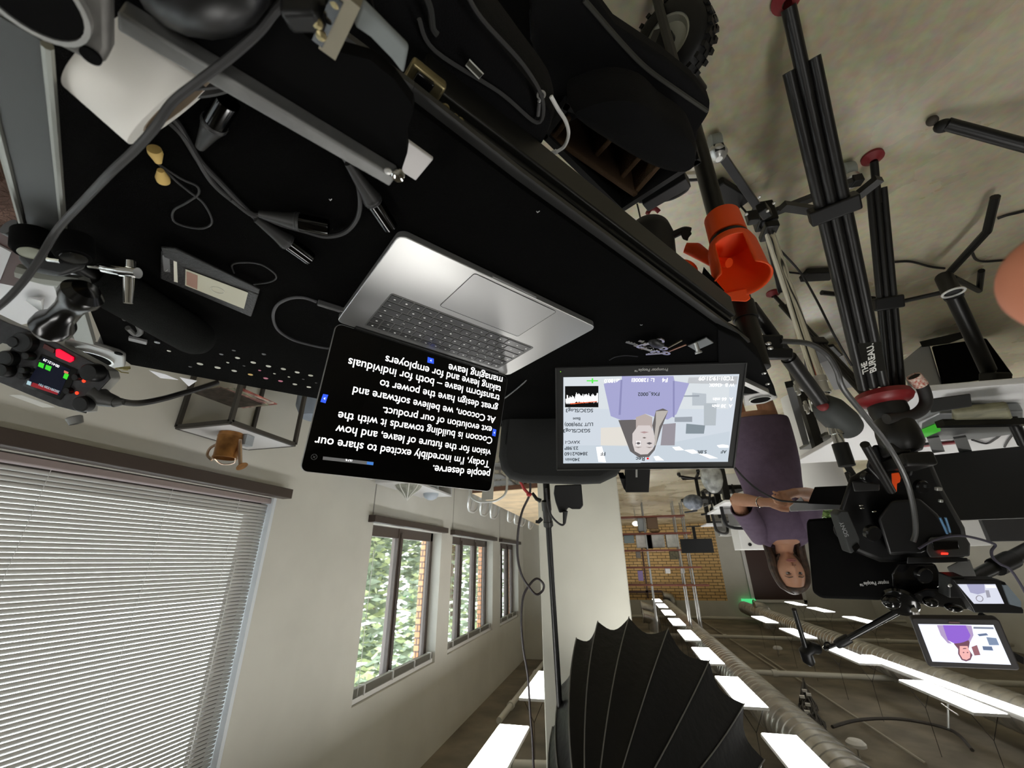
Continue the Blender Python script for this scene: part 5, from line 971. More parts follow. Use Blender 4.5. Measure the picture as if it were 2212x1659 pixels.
item(1440, 1458, zs[2], .22, mat('dark_toy', (.10, .09, .05), .6, nz=.6, nsc=20), 'planter', 'dark patterned planter on the third rack shelf', 'planter', d=.15); item(1368, 1378, zs[2], .18, mat('grey_can', (.2, .18, .16), .6), 'planter', 'grey brown pot on the third rack shelf by the column', 'planter', d=.12)
item(1367, 1378, zs[3] + .05, .26, mat('lilac_card', (.30, .22, .48), .6), 'picture_card', 'lilac card standing on the fourth rack shelf', 'card', d=.02)
M().bb(-1.0, -.94, 19.9, 19.98, 0, 2.9).bb(-.94, .2, 19.9, 19.98, 2.62, 2.70).bb(-1.55, -.9, 19.9, 19.98, 2.60, 2.68).build('trim_8', mat('dark_beam', (.09, .04, .03), .5), kind='structure')
t = T('lamp_stand', 'small lit floor lamp behind the rack near the column', 'lamp', PY(1371, 1130, 13.2)); bz_ = PY(1371, 1112, 13.2); M().cyl((bz_.x, 13.2, 0), (bz_.x, 13.2, bz_.z + .3), .02, n=8).build('pole', CHRO, t); M().ell((bz_.x, 13.2, bz_.z + .25), (.10, .10, .07)).build('shade', mat('lit_shade', (1, 1, .95), .4, em=1.5, emc=(1, .98, .9)), t)
# standing desks and office chairs behind the woman
def desk(x0, x1, y0, y1, z, lbl, leg=BLKM):
    t = T('office_desk', lbl, 'desk', ((x0 + x1) / 2, (y0 + y1) / 2, 0), 'white office desks')
    M().bb(x0, x1, y0, y1, z - .03, z).build('desk_top', mat('bright_laminate', (.78, .78, .78), .4), t, bev=.004)
    for x in (x0 + .12, x1 - .12): l_ = M().bb(x - .04, x + .04, (y0 + y1) / 2 - .04, (y0 + y1) / 2 + .04, 0, z - .03).build('leg', leg, t); M().bb(x - .035, x + .035, y0 + .05, y1 - .05, 0, .03).build('leg_foot', leg, l_)
    M().bb(x0 + .1, x1 - .1, (y0 + y1) / 2 - .03, (y0 + y1) / 2 + .03, z - .09, z - .03).build('crossbar', leg, t)
    return t
p = PZ(1528, 1112, .75); desk(p.x - 1.6, p.x, p.y - .8, p.y, .75, 'farther white desk behind the office chairs')
p = PZ(1541, 1099, .75); desk(p.x - 1.6, p.x, p.y - .75, p.y, .75, 'nearer white desk behind the woman at her elbow')
p = PZ(1462, 1146, .75); desk(-3.2, -1.86, 9.9, 10.6, .75, 'white desk carrying a black screen in front of the brick wall')
def office_chair(x, y, rz, lbl, sc=1):
    t = T('office_chair', lbl, 'chair', (0, 0, 0), 'black office chairs')
    M().box((0, 0, .48), (.48, .46, .07)).build('seat', BLKP, t, bev=.03)
    b_ = M().tube(spline([(-.19, .25, .66), (-.22, .27, .82), (-.20, .28, 1.0), (0, .29, 1.04), (.20, .28, 1.0), (.22, .27, .82), (.19, .25, .66), (0, .24, .64)], 4, True), .022, 8).build('back_frame', BLKP, t)
    M().grid(lambda u, v: ((u - .5) * .4, .27, .67 + v * .34), 4, 4).build('back_mesh', mat('chair_mesh', (.03, .03, .03), .9, alpha=.75), b_)
    M().beam((0, .22, .45), (0, .30, .8), .06, .02, V((1, 0, 0))).build('back_support', BLKP, t)
    for s_ in (-1, 1): M().tube([(s_ * .25, .08, .48), (s_ * .29, .05, .68), (s_ * .29, -.16, .69)], .018, 8).build('armrest', BLKP, t)
    M().cyl((0, 0, .10), (0, 0, .45), .03, n=12).build('gas_lift', BLKM, t)
    for k_ in range(5): a = k_ * 2 * PI / 5; e_ = V((math.cos(a) * .3, math.sin(a) * .3, .07)); l_ = M().beam((0, 0, .11), e_, .04, .03).build('base_leg', BLKP, t); M().lathe(e_ - V((0, .02, .035)), (0, 1, 0), [(0, .001), (0, .03), (.04, .03), (.04, .001)], 12).build('castor', BLKP, l_)
    t.location = (x, y, 0); t.rotation_euler = (0, 0, rz); return t
oc0 = office_chair(-1.62, 6.75, PI * .95, 'black office chair with open back pulled up to the desk behind the woman')
dup(oc0, (-1.45, 7.9, 0), PI * .7, 'black office chair behind, toward the rack')
dup(oc0, (-2.75, 9.2, 0), 0, 'black office chair at the desk with the black screen'); dup(oc0, (-2.2, 5.1, 0), 2.2, 'black office chair between woman and white cabinet')
t = T('plastic_bag', 'clear crumpled plastic bag hanging on the black office chair', 'bag', PZ(1535, 1055, .75)); M().ell(PY(1537, 1030, 6.1), (.14, .12, .22)).build('bag_film', mat('film_grey', (.30, .31, .30), .25, nz=.5, nsc=9, bump=.8, bsc=20), t)
t = T('plastic_bag', 'bluish plastic bag on the farther office chair', 'bag', PY(1497, 1085, 7.6)); M().ell(PY(1497, 1085, 7.6), (.16, .12, .13)).build('bag_film', mat('film_blue', (.18, .20, .24), .25, nz=.5, nsc=9, bump=.8, bsc=20), t)
t = T('television', 'flat black screen standing before the yellow brick wall', 'screen', PY(1505, 1163, 10.2)); q0, q1 = PY(1537, 1163, 10.2), PY(1473, 1195, 10.2)
M().bb(q0.x, q1.x, 10.18, 10.22, q0.z, q1.z).build('panel', mat('screen_off', (.012, .013, .015), .25), t); M().bb((q0.x + q1.x) / 2 - .03, (q0.x + q1.x) / 2 + .03, 10.22, 10.27, .75, q1.z - .1).bb((q0.x + q1.x) / 2 - .14, (q0.x + q1.x) / 2 + .14, 10.1, 10.35, .75, .765).build('stand', BLKP, t)
t = T('wall_coat_hook', 'silver box shaped wall fixture on the white wall beyond the desks', 'fixture', PY(1567, 1150, 9.0)); M().bb(*sorted((PY(1555, 1150, 9.0).x, PY(1580, 1150, 9.0).x)), 9.0, 9.2, PY(1560, 1143, 9).z, PY(1560, 1158, 9).z).build('box_body', SILV, t, bev=.01); M().bb(PY(1572, 1150, 9.0).x - .04, PY(1572, 1150, 9.0).x + .04, 9.1, 9.16, 0, PY(1560, 1145, 9).z).build('post', WHT, t)
t = T('white_cabinet', 'white cabinet behind the shoulder of the woman below the brown door', 'cabinet', (-2.5, 8.6, 0)); xa, xb = PY(1595, 1150, 8.2).x, PY(1700, 1150, 8.2).x
M().bb(xb, xa, 8.2, 8.7, 0, PY(1630, 1187, 8.2).z).build('body', mat('cabinet_white', (.74, .74, .72), .5), t, bev=.008); M().lathe((PY(1620, 1176, 8.19).x, 8.19, PY(1620, 1176, 8.19).z), (0, -1, 0), [(0, .03), (.02, .025), (.021, .001)], 12).build('handle', BLKP, t); M().bb(xb, xa, 8.19, 8.2, .75, .76).build('door_gap', BLKP, t)
# white desk with monitors at the frame side
t = T('office_desk', 'long white desk loaded with cables and screens behind the video camera', 'desk', (-2.2, 2.7, 0))
M().prism([(-1.24, 2.06, .72), (-1.375, 2.87, .72), (-1.375, 3.58, .72), (-4.4, 3.58, .72), (-4.4, 2.06, .72)], (0, 0, .03)).build('desk_top', mat('desk_white', (.86, .86, .86), .4), t, bev=.004)
for x, y in ((-1.5, 3.4), (-4.2, 2.2), (-4.2, 3.3), (-2.8, 2.8)): M().bb(x - .03, x + .03, y - .03, y + .03, 0, .72).build('leg', DKGY, t)
dk = t; M().beam(PZ(1705, 830, .5), PZ(1740, 955, .6), .04, .04).build('side_strut', BLKP, t)
M().beam(PZ(1742, 968, .6), PZ(1800, 935, .6), .10, .02, Zc).build('cable_tray', GRYM, t)
def slab(nm, lbl, cat, pts, Y, th, mt, part='panel', bev=.004):
    t = T(nm, lbl, cat, PY(*pts[0], Y)); M().prism([PY(x, y, Y) for x, y in pts], (0, th, 0)).build(part, mt, t, bev=bev); return t
sl = slab('computer_monitor', 'large black backed computer monitor on the white desk at the frame edge', 'monitor', ((1992, 985), (2240, 960), (2240, 1118), (2074, 1124)), 2.75, .035, mat('monitor_back', (.010, .010, .010), .45))
for x in (2027, 2085): M().beam(PY(x, 975, 2.78), PY(x - 12, 944, 2.72), .05, .02).build('stand_leg', mat('stand_grey', (.25, .25, .25), .4, .7), sl)
slab('computer_monitor', 'second dark monitor behind the large one, before the pale wall', 'monitor', ((2120, 1122), (2240, 1118), (2240, 1168), (2140, 1170)), 4.6, .04, mat('monitor_dark_grey', (.035, .035, .037), .5))
slab('white_partition', 'white partition panel behind the two dark monitors', 'partition', ((2075, 1125), (2126, 1122), (2142, 1178), (2092, 1180)), 4.9, .05, WHT)
# laptop with green patch and clutter on that desk
t = T('grey_device', 'grey rounded electronic device with a bright green patch on the white desk', 'device', PZ(2090, 910, .75))
M().prism([PZ(x, y, .80) for x, y in ((1985, 915), (2030, 893), (2212, 890), (2212, 935), (2110, 950), (2010, 952), (1985, 935))], (0, 0, -.05)).build('case', mat('device_grey', (.24, .25, .25), .35, .4), t, bev=.012)
M().prism([PZ(x, y, .803) for x, y in ((1988, 929), (2028, 912), (2032, 930), (1998, 945))], (0, 0, .002)).build('green_patch', mat('vivid_green', (.06, .55, .03), .5, em=.15, emc=(.06, .6, .03)), t)
M().prism([PZ(x, y, .85) for x, y in ((2060, 893), (2180, 880), (2190, 908), (2060, 915))], (0, 0, -.03)).build('olive_roll', mat('olive_cover', (.22, .21, .13), .7, nz=.4, nsc=8), t, bev=.01); M().beam(PZ(2030, 915, .86), PZ(2212, 912, .86), .04, .03).build('black_bar', BLKG, t)
t = T('red_ruler', 'dark red strip lying on the white desk under the grey device', 'strip', PZ(2000, 962, .76)); M().beam(PZ(1972, 965, .76), PZ(2075, 955, .76), .05, .01).build('strip', mat('ruler_red', (.30, .02, .03), .5), t)
for i, pts in enumerate((((1980, 948), (1972, 955), (1985, 962), (2010, 958)), ((2100, 950), (2130, 958), (2150, 948), (2160, 940)), ((2170, 965), (2180, 948), (2195, 930)))): cable([PZ(x, y, .76) for x, y in pts], .006, 'desk_wire', ['thin wire loop near the red strip', 'thin wire lying before the black monitor', 'wire with a dark plug near the frame edge'][i] + ' on the white desk', CABB, 6)
t = T('laptop_stand', 'black slotted desk riser with a white front tray beside the hands', 'riser', P(1780, 1085, 2.1))
M().prism([P(x, y, 2.05) for x, y in ((1760, 1052), (1850, 1048), (1850, 1092), (1745, 1088), (1752, 1070))], fwd * .10).build('black_comb', BLKP, t); M().prism([P(x, y, 2.08) for x, y in ((1704, 1096), (1730, 1073), (1737, 1086), (1820, 1084), (1822, 1100), (1707, 1105))], fwd * .12).build('white_tray', mat('tray_white', (.72, .72, .74), .4), t, bev=.003)
t = T('potted_plant', 'leafy green plant behind the black prompter hood', 'plant', PY(1795, 1105, 4.2)); m_ = M(); rd = random.Random(4); pc = PY(1797, 1100, 4.2)
for i in range(260):
    q = pc + V((rd.gauss(0, .10), rd.gauss(0, .08), rd.uniform(-.02, .10))); x, y, z_ = frame(V((rd.uniform(-1, 1), rd.uniform(-1, 1), 1))); L = rd.uniform(.02, .045); m_.mat(rd.choice((0, 1))); m_.add([q - x * L, q - y * L * .5, q + x * L, q + y * L * .5], [(0, 1, 2, 3)])
m_.build('foliage', [mat('plant_green', (.10, .19, .04), .5), mat('plant_light', (.20, .32, .08), .5)], t, smooth=False); M().lathe((pc.x, pc.y, 0), Zc, [(0, .001), (0, .14), (pc.z - .08, .17), (pc.z - .04, .17), (pc.z - .04, .001)], 20).build('pot', WHT, t)
# =================== VIDEO CAMERA RIG ===================
t = T('video_camera', 'black video camera with orange mount and red tally light on the tripod', 'video camera', P(1930, 1010, 1.60))
BC = mat('camera_black', (.006, .006, .0063), .42, spec=.4); BG = mat('camera_gloss', (.008, .008, .0085), .15)
def pr(pts, d, th, mt, nm, bev=.006, par=None): return M().prism([P(x, y, d) for x, y in pts], fwd * th).build(nm, mt, par or t, bev=bev)
pr([(1795, 1150), (1835, 1030), (1890, 1000), (1960, 960), (2010, 990), (2040, 1060), (2085, 1140), (2095, 1200), (2060, 1215), (1900, 1215), (1850, 1195)], 1.62, .10, BC, 'camera_body', .02)
pr([(1895, 1120), (1925, 1080), (1985, 1075), (2025, 1110), (2060, 1160), (1990, 1195), (1920, 1200)], 1.56, .08, BC, 'battery_block', .012)
pr([(1925, 1022), (1942, 1020), (1946, 1033), (1944, 1042), (1938, 1044), (1937, 1063), (1928, 1058)], 1.55, .03, ORNG, 'orange_clamp', .003); pr([(1948, 1020), (1957, 1021), (1956, 1031), (1949, 1030)], 1.55, .02, mat('copper_badge', (.25, .09, .04), .4), 'badge', .002)
pr([(1885, 960), (1930, 965), (1975, 1000), (1970, 1030), (1900, 1040), (1870, 1010)], 1.60, .06, BC, 'tripod_plate', .01)
pr([(1840, 1040), (1900, 1045), (1900, 1060), (1845, 1062)], 1.56, .05, mat('plate_grey', (.05, .05, .05), .35, .6), 'baseplate', .004)
pr([(2005, 1165), (2010, 1160), (2085, 1158), (2096, 1175), (2095, 1202), (2010, 1206), (2000, 1190)], 1.55, .06, mat('rear_grey', (.05, .05, .048), .5), 'rear_housing', .006)
pr([(2012, 1170), (2070, 1168), (2072, 1186), (2018, 1190)], 1.545, .01, BLKG, 'rear_window', .003); pr([(2033, 1194), (2048, 1194), (2048, 1198), (2033, 1198)], 1.542, .003, mat('tally_red', (1, .02, .02), .4, em=3.0, emc=(1, .02, .01)), 'tally_light', .0005)
pr([(1960, 1203), (2090, 1205), (2092, 1214), (1958, 1218)], 1.55, .03, BC, 'top_rail', .004); pr([(1940, 1215), (2020, 1216), (2040, 1260), (2000, 1285), (1930, 1290), (1925, 1240)], 1.6, .08, BG, 'handle_block', .01)
pr([(2075, 1210), (2095, 1208), (2110, 1248), (2060, 1255), (2045, 1225)], 1.58, .06, mat('vent_grey', (.10, .10, .095), .5), 'side_vent', .004)
M().tube(spline([P(x, y, 1.5) for x, y in ((2042, 1118), (2046, 1130), (2052, 1150))], 4), .004, 6).tube(spline([P(x, y, 1.5) for x, y in ((2030, 1118), (2038, 1135), (2046, 1153))], 4), .004, 6).build('blue_strap', mat('blue_strap', (.05, .16, .30), .5), t)
M().box(P(2027, 1056, 1.52), (.02, .012, .012), (right, up, fwd)).build('metal_connector', SILV, t, bev=.002); M().box(P(2032, 1082, 1.52), (.012, .010, .01), (right, up, fwd)).build('metal_connector', SILV, t, bev=.002)
for x, y in ((1860, 1092), (1862, 1098), (1888, 1105)): M().ell(P(x, y, 1.55), (.009, .003, .003), (right, up, fwd)).build('lug', CHRO, t)
M().tube(spline([P(x, y, 1.5) for x, y in ((1985, 1185), (2010, 1170), (2040, 1160), (2075, 1157), (2110, 1163), (2140, 1172), (2150, 1178), (2142, 1190), (2145, 1205), (2160, 1218), (2180, 1228), (2200, 1255), (2220, 1290))], 5), .0045, 7).build('lead', mat('violet_lead', (.06, .055, .08), .45), t)
for x, y, r_ in ((1868, 1030, .02), (1990, 1240, .03), (1880, 1150, .03), (1985, 1050, .025)): M().lathe(P(x, y, 1.56), -fwd, [(0, r_), (.015, r_), (.02, r_ * .85), (.0201, .001)], 20).build('dial', BG, t)
# side grip with white maker letters
g0, g1 = P(1818, 1112, 1.52), P(1848, 1192, 1.50); gx = (g1 - g0).normalized()
gp = Plane(P(1830, 1150, 1.505), gx, fwd.cross(gx)); gr = M().prism([gp.at(x, y) for x, y in ((1808, 1112), (1816, 1103), (1832, 1104), (1858, 1165), (1856, 1180), (1842, 1196), (1836, 1195))], -gp.front * .04).build('side_grip', mat('grip_rubber', (.028, .030, .030), .6), t, bev=.008)
M().prism([gp.at(x, y, .0005) for x, y in ((1840, 1182), (1852, 1172), (1857, 1182), (1846, 1193))], gp.front * .002).build('grip_button', BLKG, gr)
text("SONY", gp.at(1834, 1158, .0015), gp.at(1820, 1126, .0015), gp.front, mat('letter_grey', (.30, .31, .31), .5), 'maker_letters', gr, bold=.02)
# prompter hood
t = T('prompter_hood', 'big black fabric teleprompter hood on the camera front', 'hood', P(1830, 1150, 1.75))
hp = Plane(P(1830, 1200, 1.78), right, Zc + fwd * .1)
M().prism([hp.at(x, y) for x, y in ((1742, 1126), (1748, 1121), (1815, 1116), (1900, 1130), (1960, 1200), (1975, 1290), (1900, 1297), (1775, 1293), (1756, 1280))], ray(1745, 1200).normalized() * .30).build('fabric_hood', mat('hood_cloth', (.0045, .0045, .0045), .9, spec=.1, bump=.5, bsc=14), t, bev=.012)
text("mpter People\u2122", hp.at(1919, 1255, .002), hp.at(1856, 1258, .002), hp.front, mat('print_white', (.7, .7, .68), .5), 'logo', t, bold=.02)
M().lathe(P(1945, 1300, 1.55), (ray(1925, 1302) * -1).normalized() + up * .6, [(-.05, .02), (-.02, .05), (.0, .055), (.01, .050), (.02, .03), (.0202, .001)], 28).build('lens_shade', BLKG, t)
for x, y, r_ in ((1925, 1300, (.030, .024, .024)), (2010, 1300, (.025, .018, .02)), (2060, 1312, (.03, .014, .02))): M().ell(P(x, y, 1.51), r_, (right, up, fwd)).build('glass_bulb', BLKG, t)
pr([(1955, 1290), (2000, 1270), (2080, 1275), (2100, 1300), (2110, 1318), (2060, 1315), (1990, 1305)], 1.56, .08, BG, 'lens_barrel', .01, t)
M().box(P(2055, 1263, 1.46), (.055, .075, .04), (right, up, fwd)).build('power_box', BC, t, bev=.004); M().ell(P(2052, 1265, 1.435), (.008, .006, .002), (right, up, fwd)).build('badge', SILV, t)
# small field monitor
def lit(pl, pts, off, m_, nm, par): return M().prism([pl.at(x, y, off) for x, y in pts], pl.front * .0003).build(nm, m_, par, smooth=False)
WARM = em('bright_white', (.95, .96, 1.0), 1.15)
t = T('viewfinder_monitor', 'smaller camera screen showing a pale picture of the woman', 'monitor', P(2120, 1290, 1.5))
vp = Plane(P(2120, 1285, 1.42), right * .97 + up * .0 + fwd * .15, up - right * -.25)
M().prism([vp.at(x, y, -.001) for x, y in ((2058, 1252), (2150, 1252), (2172, 1258), (2212, 1318), (2212, 1326), (2105, 1324), (2098, 1310))], -vp.front * .03).build('casing', BC, t, bev=.003)
s1 = lit(vp, [(2068, 1262), (2150, 1262), (2169, 1304), (2104, 1304)], .0005, em('pale_pic', (.62, .64, .74)), 'screen', t)
lit(vp, [(2088, 1262), (2126, 1262), (2128, 1280), (2112, 1284), (2096, 1280)], .0012, em('pale_lilac', (.34, .34, .50)), 'picture_top', s1); M().ring(vp.at(2116, 1293, .0016), vp.front, .010, .0012, 20, 5).build('picture_hair', em('pale_hair', (.25, .24, .28)), s1); lit(vp, [(2128, 1275), (2136, 1275), (2140, 1290), (2132, 1291)], .0012, em('pale_door', (.30, .30, .36)), 'picture_door', s1); lit(vp, [(2128, 1264), (2150, 1265), (2152, 1270), (2130, 1270)], .0012, WARM, 'picture_lamp', s1)
M().prism([vp.at(x, y, .004) for x, y in ((2166, 1264), (2176, 1264), (2206, 1300), (2206, 1312), (2182, 1306))], -vp.front * .004).build('side_shade', mat('blue_grey_shade', (.16, .19, .22), .3), t)
# field monitor on top
cm = [V(q) for q in ((-0.7556, 1.5012, 1.5737), (-0.9136, 1.4389, 1.564), (-0.9344, 1.4737, 1.6805), (-0.7765, 1.536, 1.6902))]
mp2 = Plane(cm[0], cm[1] - cm[0], cm[3] - cm[0])
t = T('field_monitor', 'bright camera monitor on top of the rig showing the woman in purple', 'monitor', cm[0])
M().prism([mp2.at(x, y) for x, y in ((1968, 1338), (1972, 1335), (2152, 1337), (2160, 1341), (2204, 1444), (2200, 1449), (2010, 1441), (2004, 1436))], -mp2.front * .022).build('casing', mat('rubber_bezel', (.030, .026, .026), .6), t, bev=.003)
s2 = lit(mp2, [(1983, 1348), (2146, 1350), (2184, 1436), (2014, 1429)], .0006, em('hot_pic', (.80, .84, .98), 1.05), 'screen', t)
def mq(x, y): return (1740 + x / 4.686, 1180 + y / 4.686)
def l2(pts, m_, nm, off=.0012): return lit(mp2, [mq(*p) for p in pts], off, m_, nm, s2)
l2([(1390, 798), (1620, 800), (1670, 900), (1660, 950), (1590, 985), (1510, 985), (1440, 950), (1410, 870)], em('purple', (.26, .12, .58)), 'picture_top'); l2([(1330, 798), (1390, 798), (1440, 950), (1480, 985), (1440, 980), (1370, 900)], em('mauve', (.40, .30, .50)), 'picture_sleeve'); l2([(1620, 800), (1680, 805), (1700, 900), (1660, 980), (1640, 960), (1670, 900)], em('mauve'), 'picture_sleeve')
l2([(1500, 985), (1560, 980), (1600, 970), (1650, 950), (1662, 975), (1650, 1040), (1690, 1100), (1670, 1150), (1625, 1165), (1580, 1150), (1545, 1090), (1545, 1040)], em('hairp', (.16, .07, .10)), 'picture_hair', .0014); l2([(1560, 1010), (1640, 1010), (1668, 1080), (1665, 1130), (1630, 1150), (1590, 1140), (1560, 1090)], em('facep', (.80, .42, .40)), 'picture_face', .0017)
l2([(1680, 1020), (1735, 1000), (1770, 1100), (1710, 1105)], em('doorp', (.28, .12, .14)), 'picture_door', .0014); l2([(1790, 1012), (1885, 1015), (1900, 1055), (1800, 1050)], em('bluep', (.12, .16, .26)), 'picture_board', .0014); l2([(1830, 920), (1930, 930), (1960, 1000), (1860, 1000)], em('blurp', (.20, .26, .38)), 'picture_chair', .0014); l2([(1700, 815), (1900, 820), (1905, 838), (1700, 834)], em('darkp', (.20, .22, .28)), 'picture_bar', .0014); l2([(1740, 890), (1830, 880), (1850, 900), (1760, 910)], em('bluep'), 'picture_bar', .0014)
for q_ in ((1600, 1075), (1640, 1075)): l2([(q_[0] - 10, q_[1]), (q_[0], q_[1] - 7), (q_[0] + 10, q_[1]), (q_[0], q_[1] + 7)], em('hairp'), 'picture_eye', .002)
l2([(1590, 1040), (1630, 1038), (1625, 1030), (1600, 1030)], em('hairp'), 'picture_mouth', .002)
M().prism([mp2.at(*mq(x, y), .0008) for x, y in ((1450, 760), (1560, 765), (1565, 785), (1450, 780))], mp2.front * .0004).build('maker_badge', mat('badge_red_grey', (.16, .09, .09), .5), t)
M().cyl(P(1983, 1338, 1.52), P(1976, 1318, 1.50), .010, n=12).build('mount_pin', SILV, t); M().cyl(P(2120, 1330, 1.56), P(2140, 1340, 1.56), .012, n=10).build('mount_arm', BLKM, t); pr([(2180, 1403), (2212, 1420), (2212, 1436), (2190, 1425)], 1.58, .02, BLKP, 'battery_edge', .002, t)
# boom pole and its microphone holder
t = T('boom_arm', 'thin black boom pole with a joint holding a slim microphone', 'boom', P(1890, 1350, 1.6))
A_, B_ = P(2030, 1272, 1.62), P(1812, 1390, 1.75)
M().cyl(A_, B_, .0125, .0115, 16).build('pole', mat('boom_black', (.03, .03, .03), .25, .6), t); M().lathe(P(1835, 1378, 1.74), B_ - A_, [(0, .0118), (0, .018), (.04, .019), (.06, .016), (.065, .012)], 20).build('lock_ring', BLKP, t)
M().cyl(B_, P(1780, 1402, 1.77), .008, n=12).build('thin_end', BLKM, t); M().ring(P(1787, 1394, 1.76), fwd, .012, .004).build('eyelet', BLKG, t); M().tube([P(1768, 1402, 1.77), P(1752, 1398, 1.77), P(1740, 1408, 1.77), P(1746, 1425, 1.77), P(1752, 1431, 1.77)], [.02, .026, .026, .024, .018], 12).build('swivel', BLKP, t)
M().cyl(P(1742, 1405, 1.77), P(1715, 1316, 1.77), .0105, .0095, 14).build('slim_microphone', BLKM, t); M().cyl(P(1980, 1318, 1.6), P(1976, 1300, 1.6), .01, n=10).build('white_stub', WHT, t)
t = T('studio_boom', 'thick black stand arm reaching in from the frame edge to the camera', 'arm', P(2150, 1230, 1.6)); M().cyl(P(2085, 1256, 1.6), P(2240, 1180, 1.75), .022, .030, 16).build('arm_tube', BLKM, t); M().cyl(P(2150, 1225, 1.65), P(2185, 1208, 1.68), .033, n=16).build('clamp_sleeve', BLKP, t)
# =================== THE WOMAN ===================
SK = mat('skin', (.56, .29, .18), .5, nz=.06, nsc=12)
base = P(1697, 1165, 2.5); bx, by = base.x, base.y
wo = T('person', 'standing woman in a plum knee length dress with folded hands, facing the video camera', 'person', (bx, by, 0))
def B(x, y, z): return V((bx + x, by + y, z))        # x to the right in the upright view, y away from the lens
hd = V((.06, -1, 0)).normalized(); hs = V((1, .06, 0)).normalized()      # where the face points
hc = P(1706, 1233, 2.5); m_ = M()
def hf(q):
    x, y, z = q.x, q.y, q.z
    w_ = 1.0
    if z < 0: w_ = 1 - .38 * (-z) ** 1.5
    if z < -.2 and y < 0: y *= 1 - .05 * z
    y2 = y * (w_ ** .5); x2 = x * w_
    if y < 0:
        y2 += .10 * math.exp(-(((abs(x) - .36) / .17) ** 2) - ((z - .05) / .13) ** 2)        # eye sockets
        y2 -= .30 * math.exp(-((x / .13) ** 2) - ((z + .20) / .13) ** 2) + .12 * math.exp(-((x / .10) ** 2) - ((z + .03) / .14) ** 2)   # nose
        y2 -= .07 * math.exp(-((x / .28) ** 2) - ((z + .50) / .07) ** 2)                       # lips
        y2 -= .10 * math.exp(-((x / .3) ** 2) - ((z + .82) / .12) ** 2)                         # chin
    return V((x2, y2, z))
HA = (hs, -hd, Zc)
m_.ell(hc, (.073, .092, .118), HA, 48, 40, hf)
for s_ in (-1, 1): m_.ell(hc + hs * s_ * .072 + hd * -.012 + Zc * -.008, (.008, .018, .028), HA, 12, 8)
sh = 1.312                                                        # shoulder height
neckb = B(.0, .03, sh + .015)
m_.tube([hc + Zc * -.06 - hd * .015, hc + Zc * -.12 - hd * .01, neckb, B(0, .03, sh - .05)], [.052, .048, .052, .075], 18)
def ringz(z, rx, ry, cy=0.03, n=28): return [B(rx * math.cos(2 * PI * i / n), cy + ry * math.sin(2 * PI * i / n), z) for i in range(n)]
m_.loft([ringz(.50, .14, .10), ringz(.80, .17, .115), ringz(.90, .168, .115), ringz(1.03, .125, .095), ringz(1.18, .145, .105), ringz(1.24, .165, .095), ringz(sh, .13, .07), ringz(sh + .03, .06, .055)])
for s_ in (-1, 1): m_.tube([B(s_ * .09, .03, .82), B(s_ * .095, .02, .48), B(s_ * .09, .04, .27), B(s_ * .09, .04, .08)], [.085, .055, .05, .032], 16); m_.tube([B(s_ * .09, .06, .04), B(s_ * .10, -.04, .035), B(s_ * .105, -.12, .02)], [.035, .035, .022], 14)
eR = P(1590, 1078, 2.44); wR = P(1648, 1085, 2.24); hR = P(1682, 1086, 2.20)
eL = P(1752, 1068, 2.42); wL = P(1716, 1064, 2.24); hL = P(1690, 1072, 2.20)
for s_, e_, w2_, h_ in ((1, eR, wR, hR), (-1, eL, wL, hL)):
    m_.tube([B(s_ * .15, .03, sh - .035), e_.lerp(B(s_ * .15, .03, sh - .035), .5) + V((s_ * .01, .01, 0)), e_], [.046, .041, .036], 14)
    m_.tube([e_, e_.lerp(w2_, .35), w2_, w2_.lerp(h_, .4)], [.037, .037, .024, .024], 14)
    m_.tube([w2_.lerp(h_, .3), h_, h_ + (h_ - w2_).normalized() * .02], [.023, .030, .024], 12)
    d_ = (h_ - w2_).normalized(); n_ = Zc * (.9 if s_ > 0 else -.9) - fwd * .2; b2 = h_ + d_ * .012
    for k_ in range(4):          # fingers curl round the other hand
        o_ = Zc * (.026 - .017 * k_); L_ = (.030, .034, .032, .025)[k_]
        m_.tube([b2 + o_, b2 + o_ + d_ * L_ - fwd * .012, b2 + o_ + d_ * (L_ * 1.5) - fwd * .002 - Zc * .004, b2 + o_ + d_ * (L_ * 1.6) + fwd * .014 - Zc * .006], [.0088, .0086, .0078, .0068], 8)
    m_.tube([w2_.lerp(h_, .5) + Zc * .018, h_ + Zc * .034 - fwd * .012, h_ + d_ * .03 + Zc * .036 - fwd * .016], [.011, .0100, .0085], 8)
m_.build('body', SK, wo, remesh=.0042)
LIP = mat('lips', (.36, .12, .10), .45); EW = mat('eye_white', (.34, .31, .29), .3); EI = mat('iris_brown', (.03, .018, .012), .2); HRD = mat('dark_brown_hair', (.055, .032, .020), .5, nz=.5, nsc=40); HRL = mat('blonde_streak', (.40, .28, .16), .5, nz=.4, nsc=60)
def F(u, v, w=0): return hc + hs * u + Zc * v + hd * w
for s_ in (-1, 1):
    ec = F(s_ * .029, .010, .073); M().ell(ec, (.0145, .010, .0062), HA).build('eye', EW, wo); M().ell(ec + hd * .0068, (.0062, .0045, .0058), HA).build('iris', EI, wo)
    M().tube(spline([F(s_ * .043, .015, .070), F(s_ * .030, .0185, .084), F(s_ * .014, .012, .082)], 4), .0016, 6).build('eyelid', mat('lash_brown', (.05, .025, .02), .6), wo)
    M().tube(spline([F(s_ * .050, .026, .066), F(s_ * .036, .034, .084), F(s_ * .014, .030, .092)], 4), [.0014] * 4 + [.0026] * 5, 6).build('eyebrow', HRD, wo)
    M().ell(F(s_ * .0075, -.033, .109), (.0032, .003, .0022), HA).build('nostril', mat('nostril_shade', (.12, .04, .03), .8), wo)
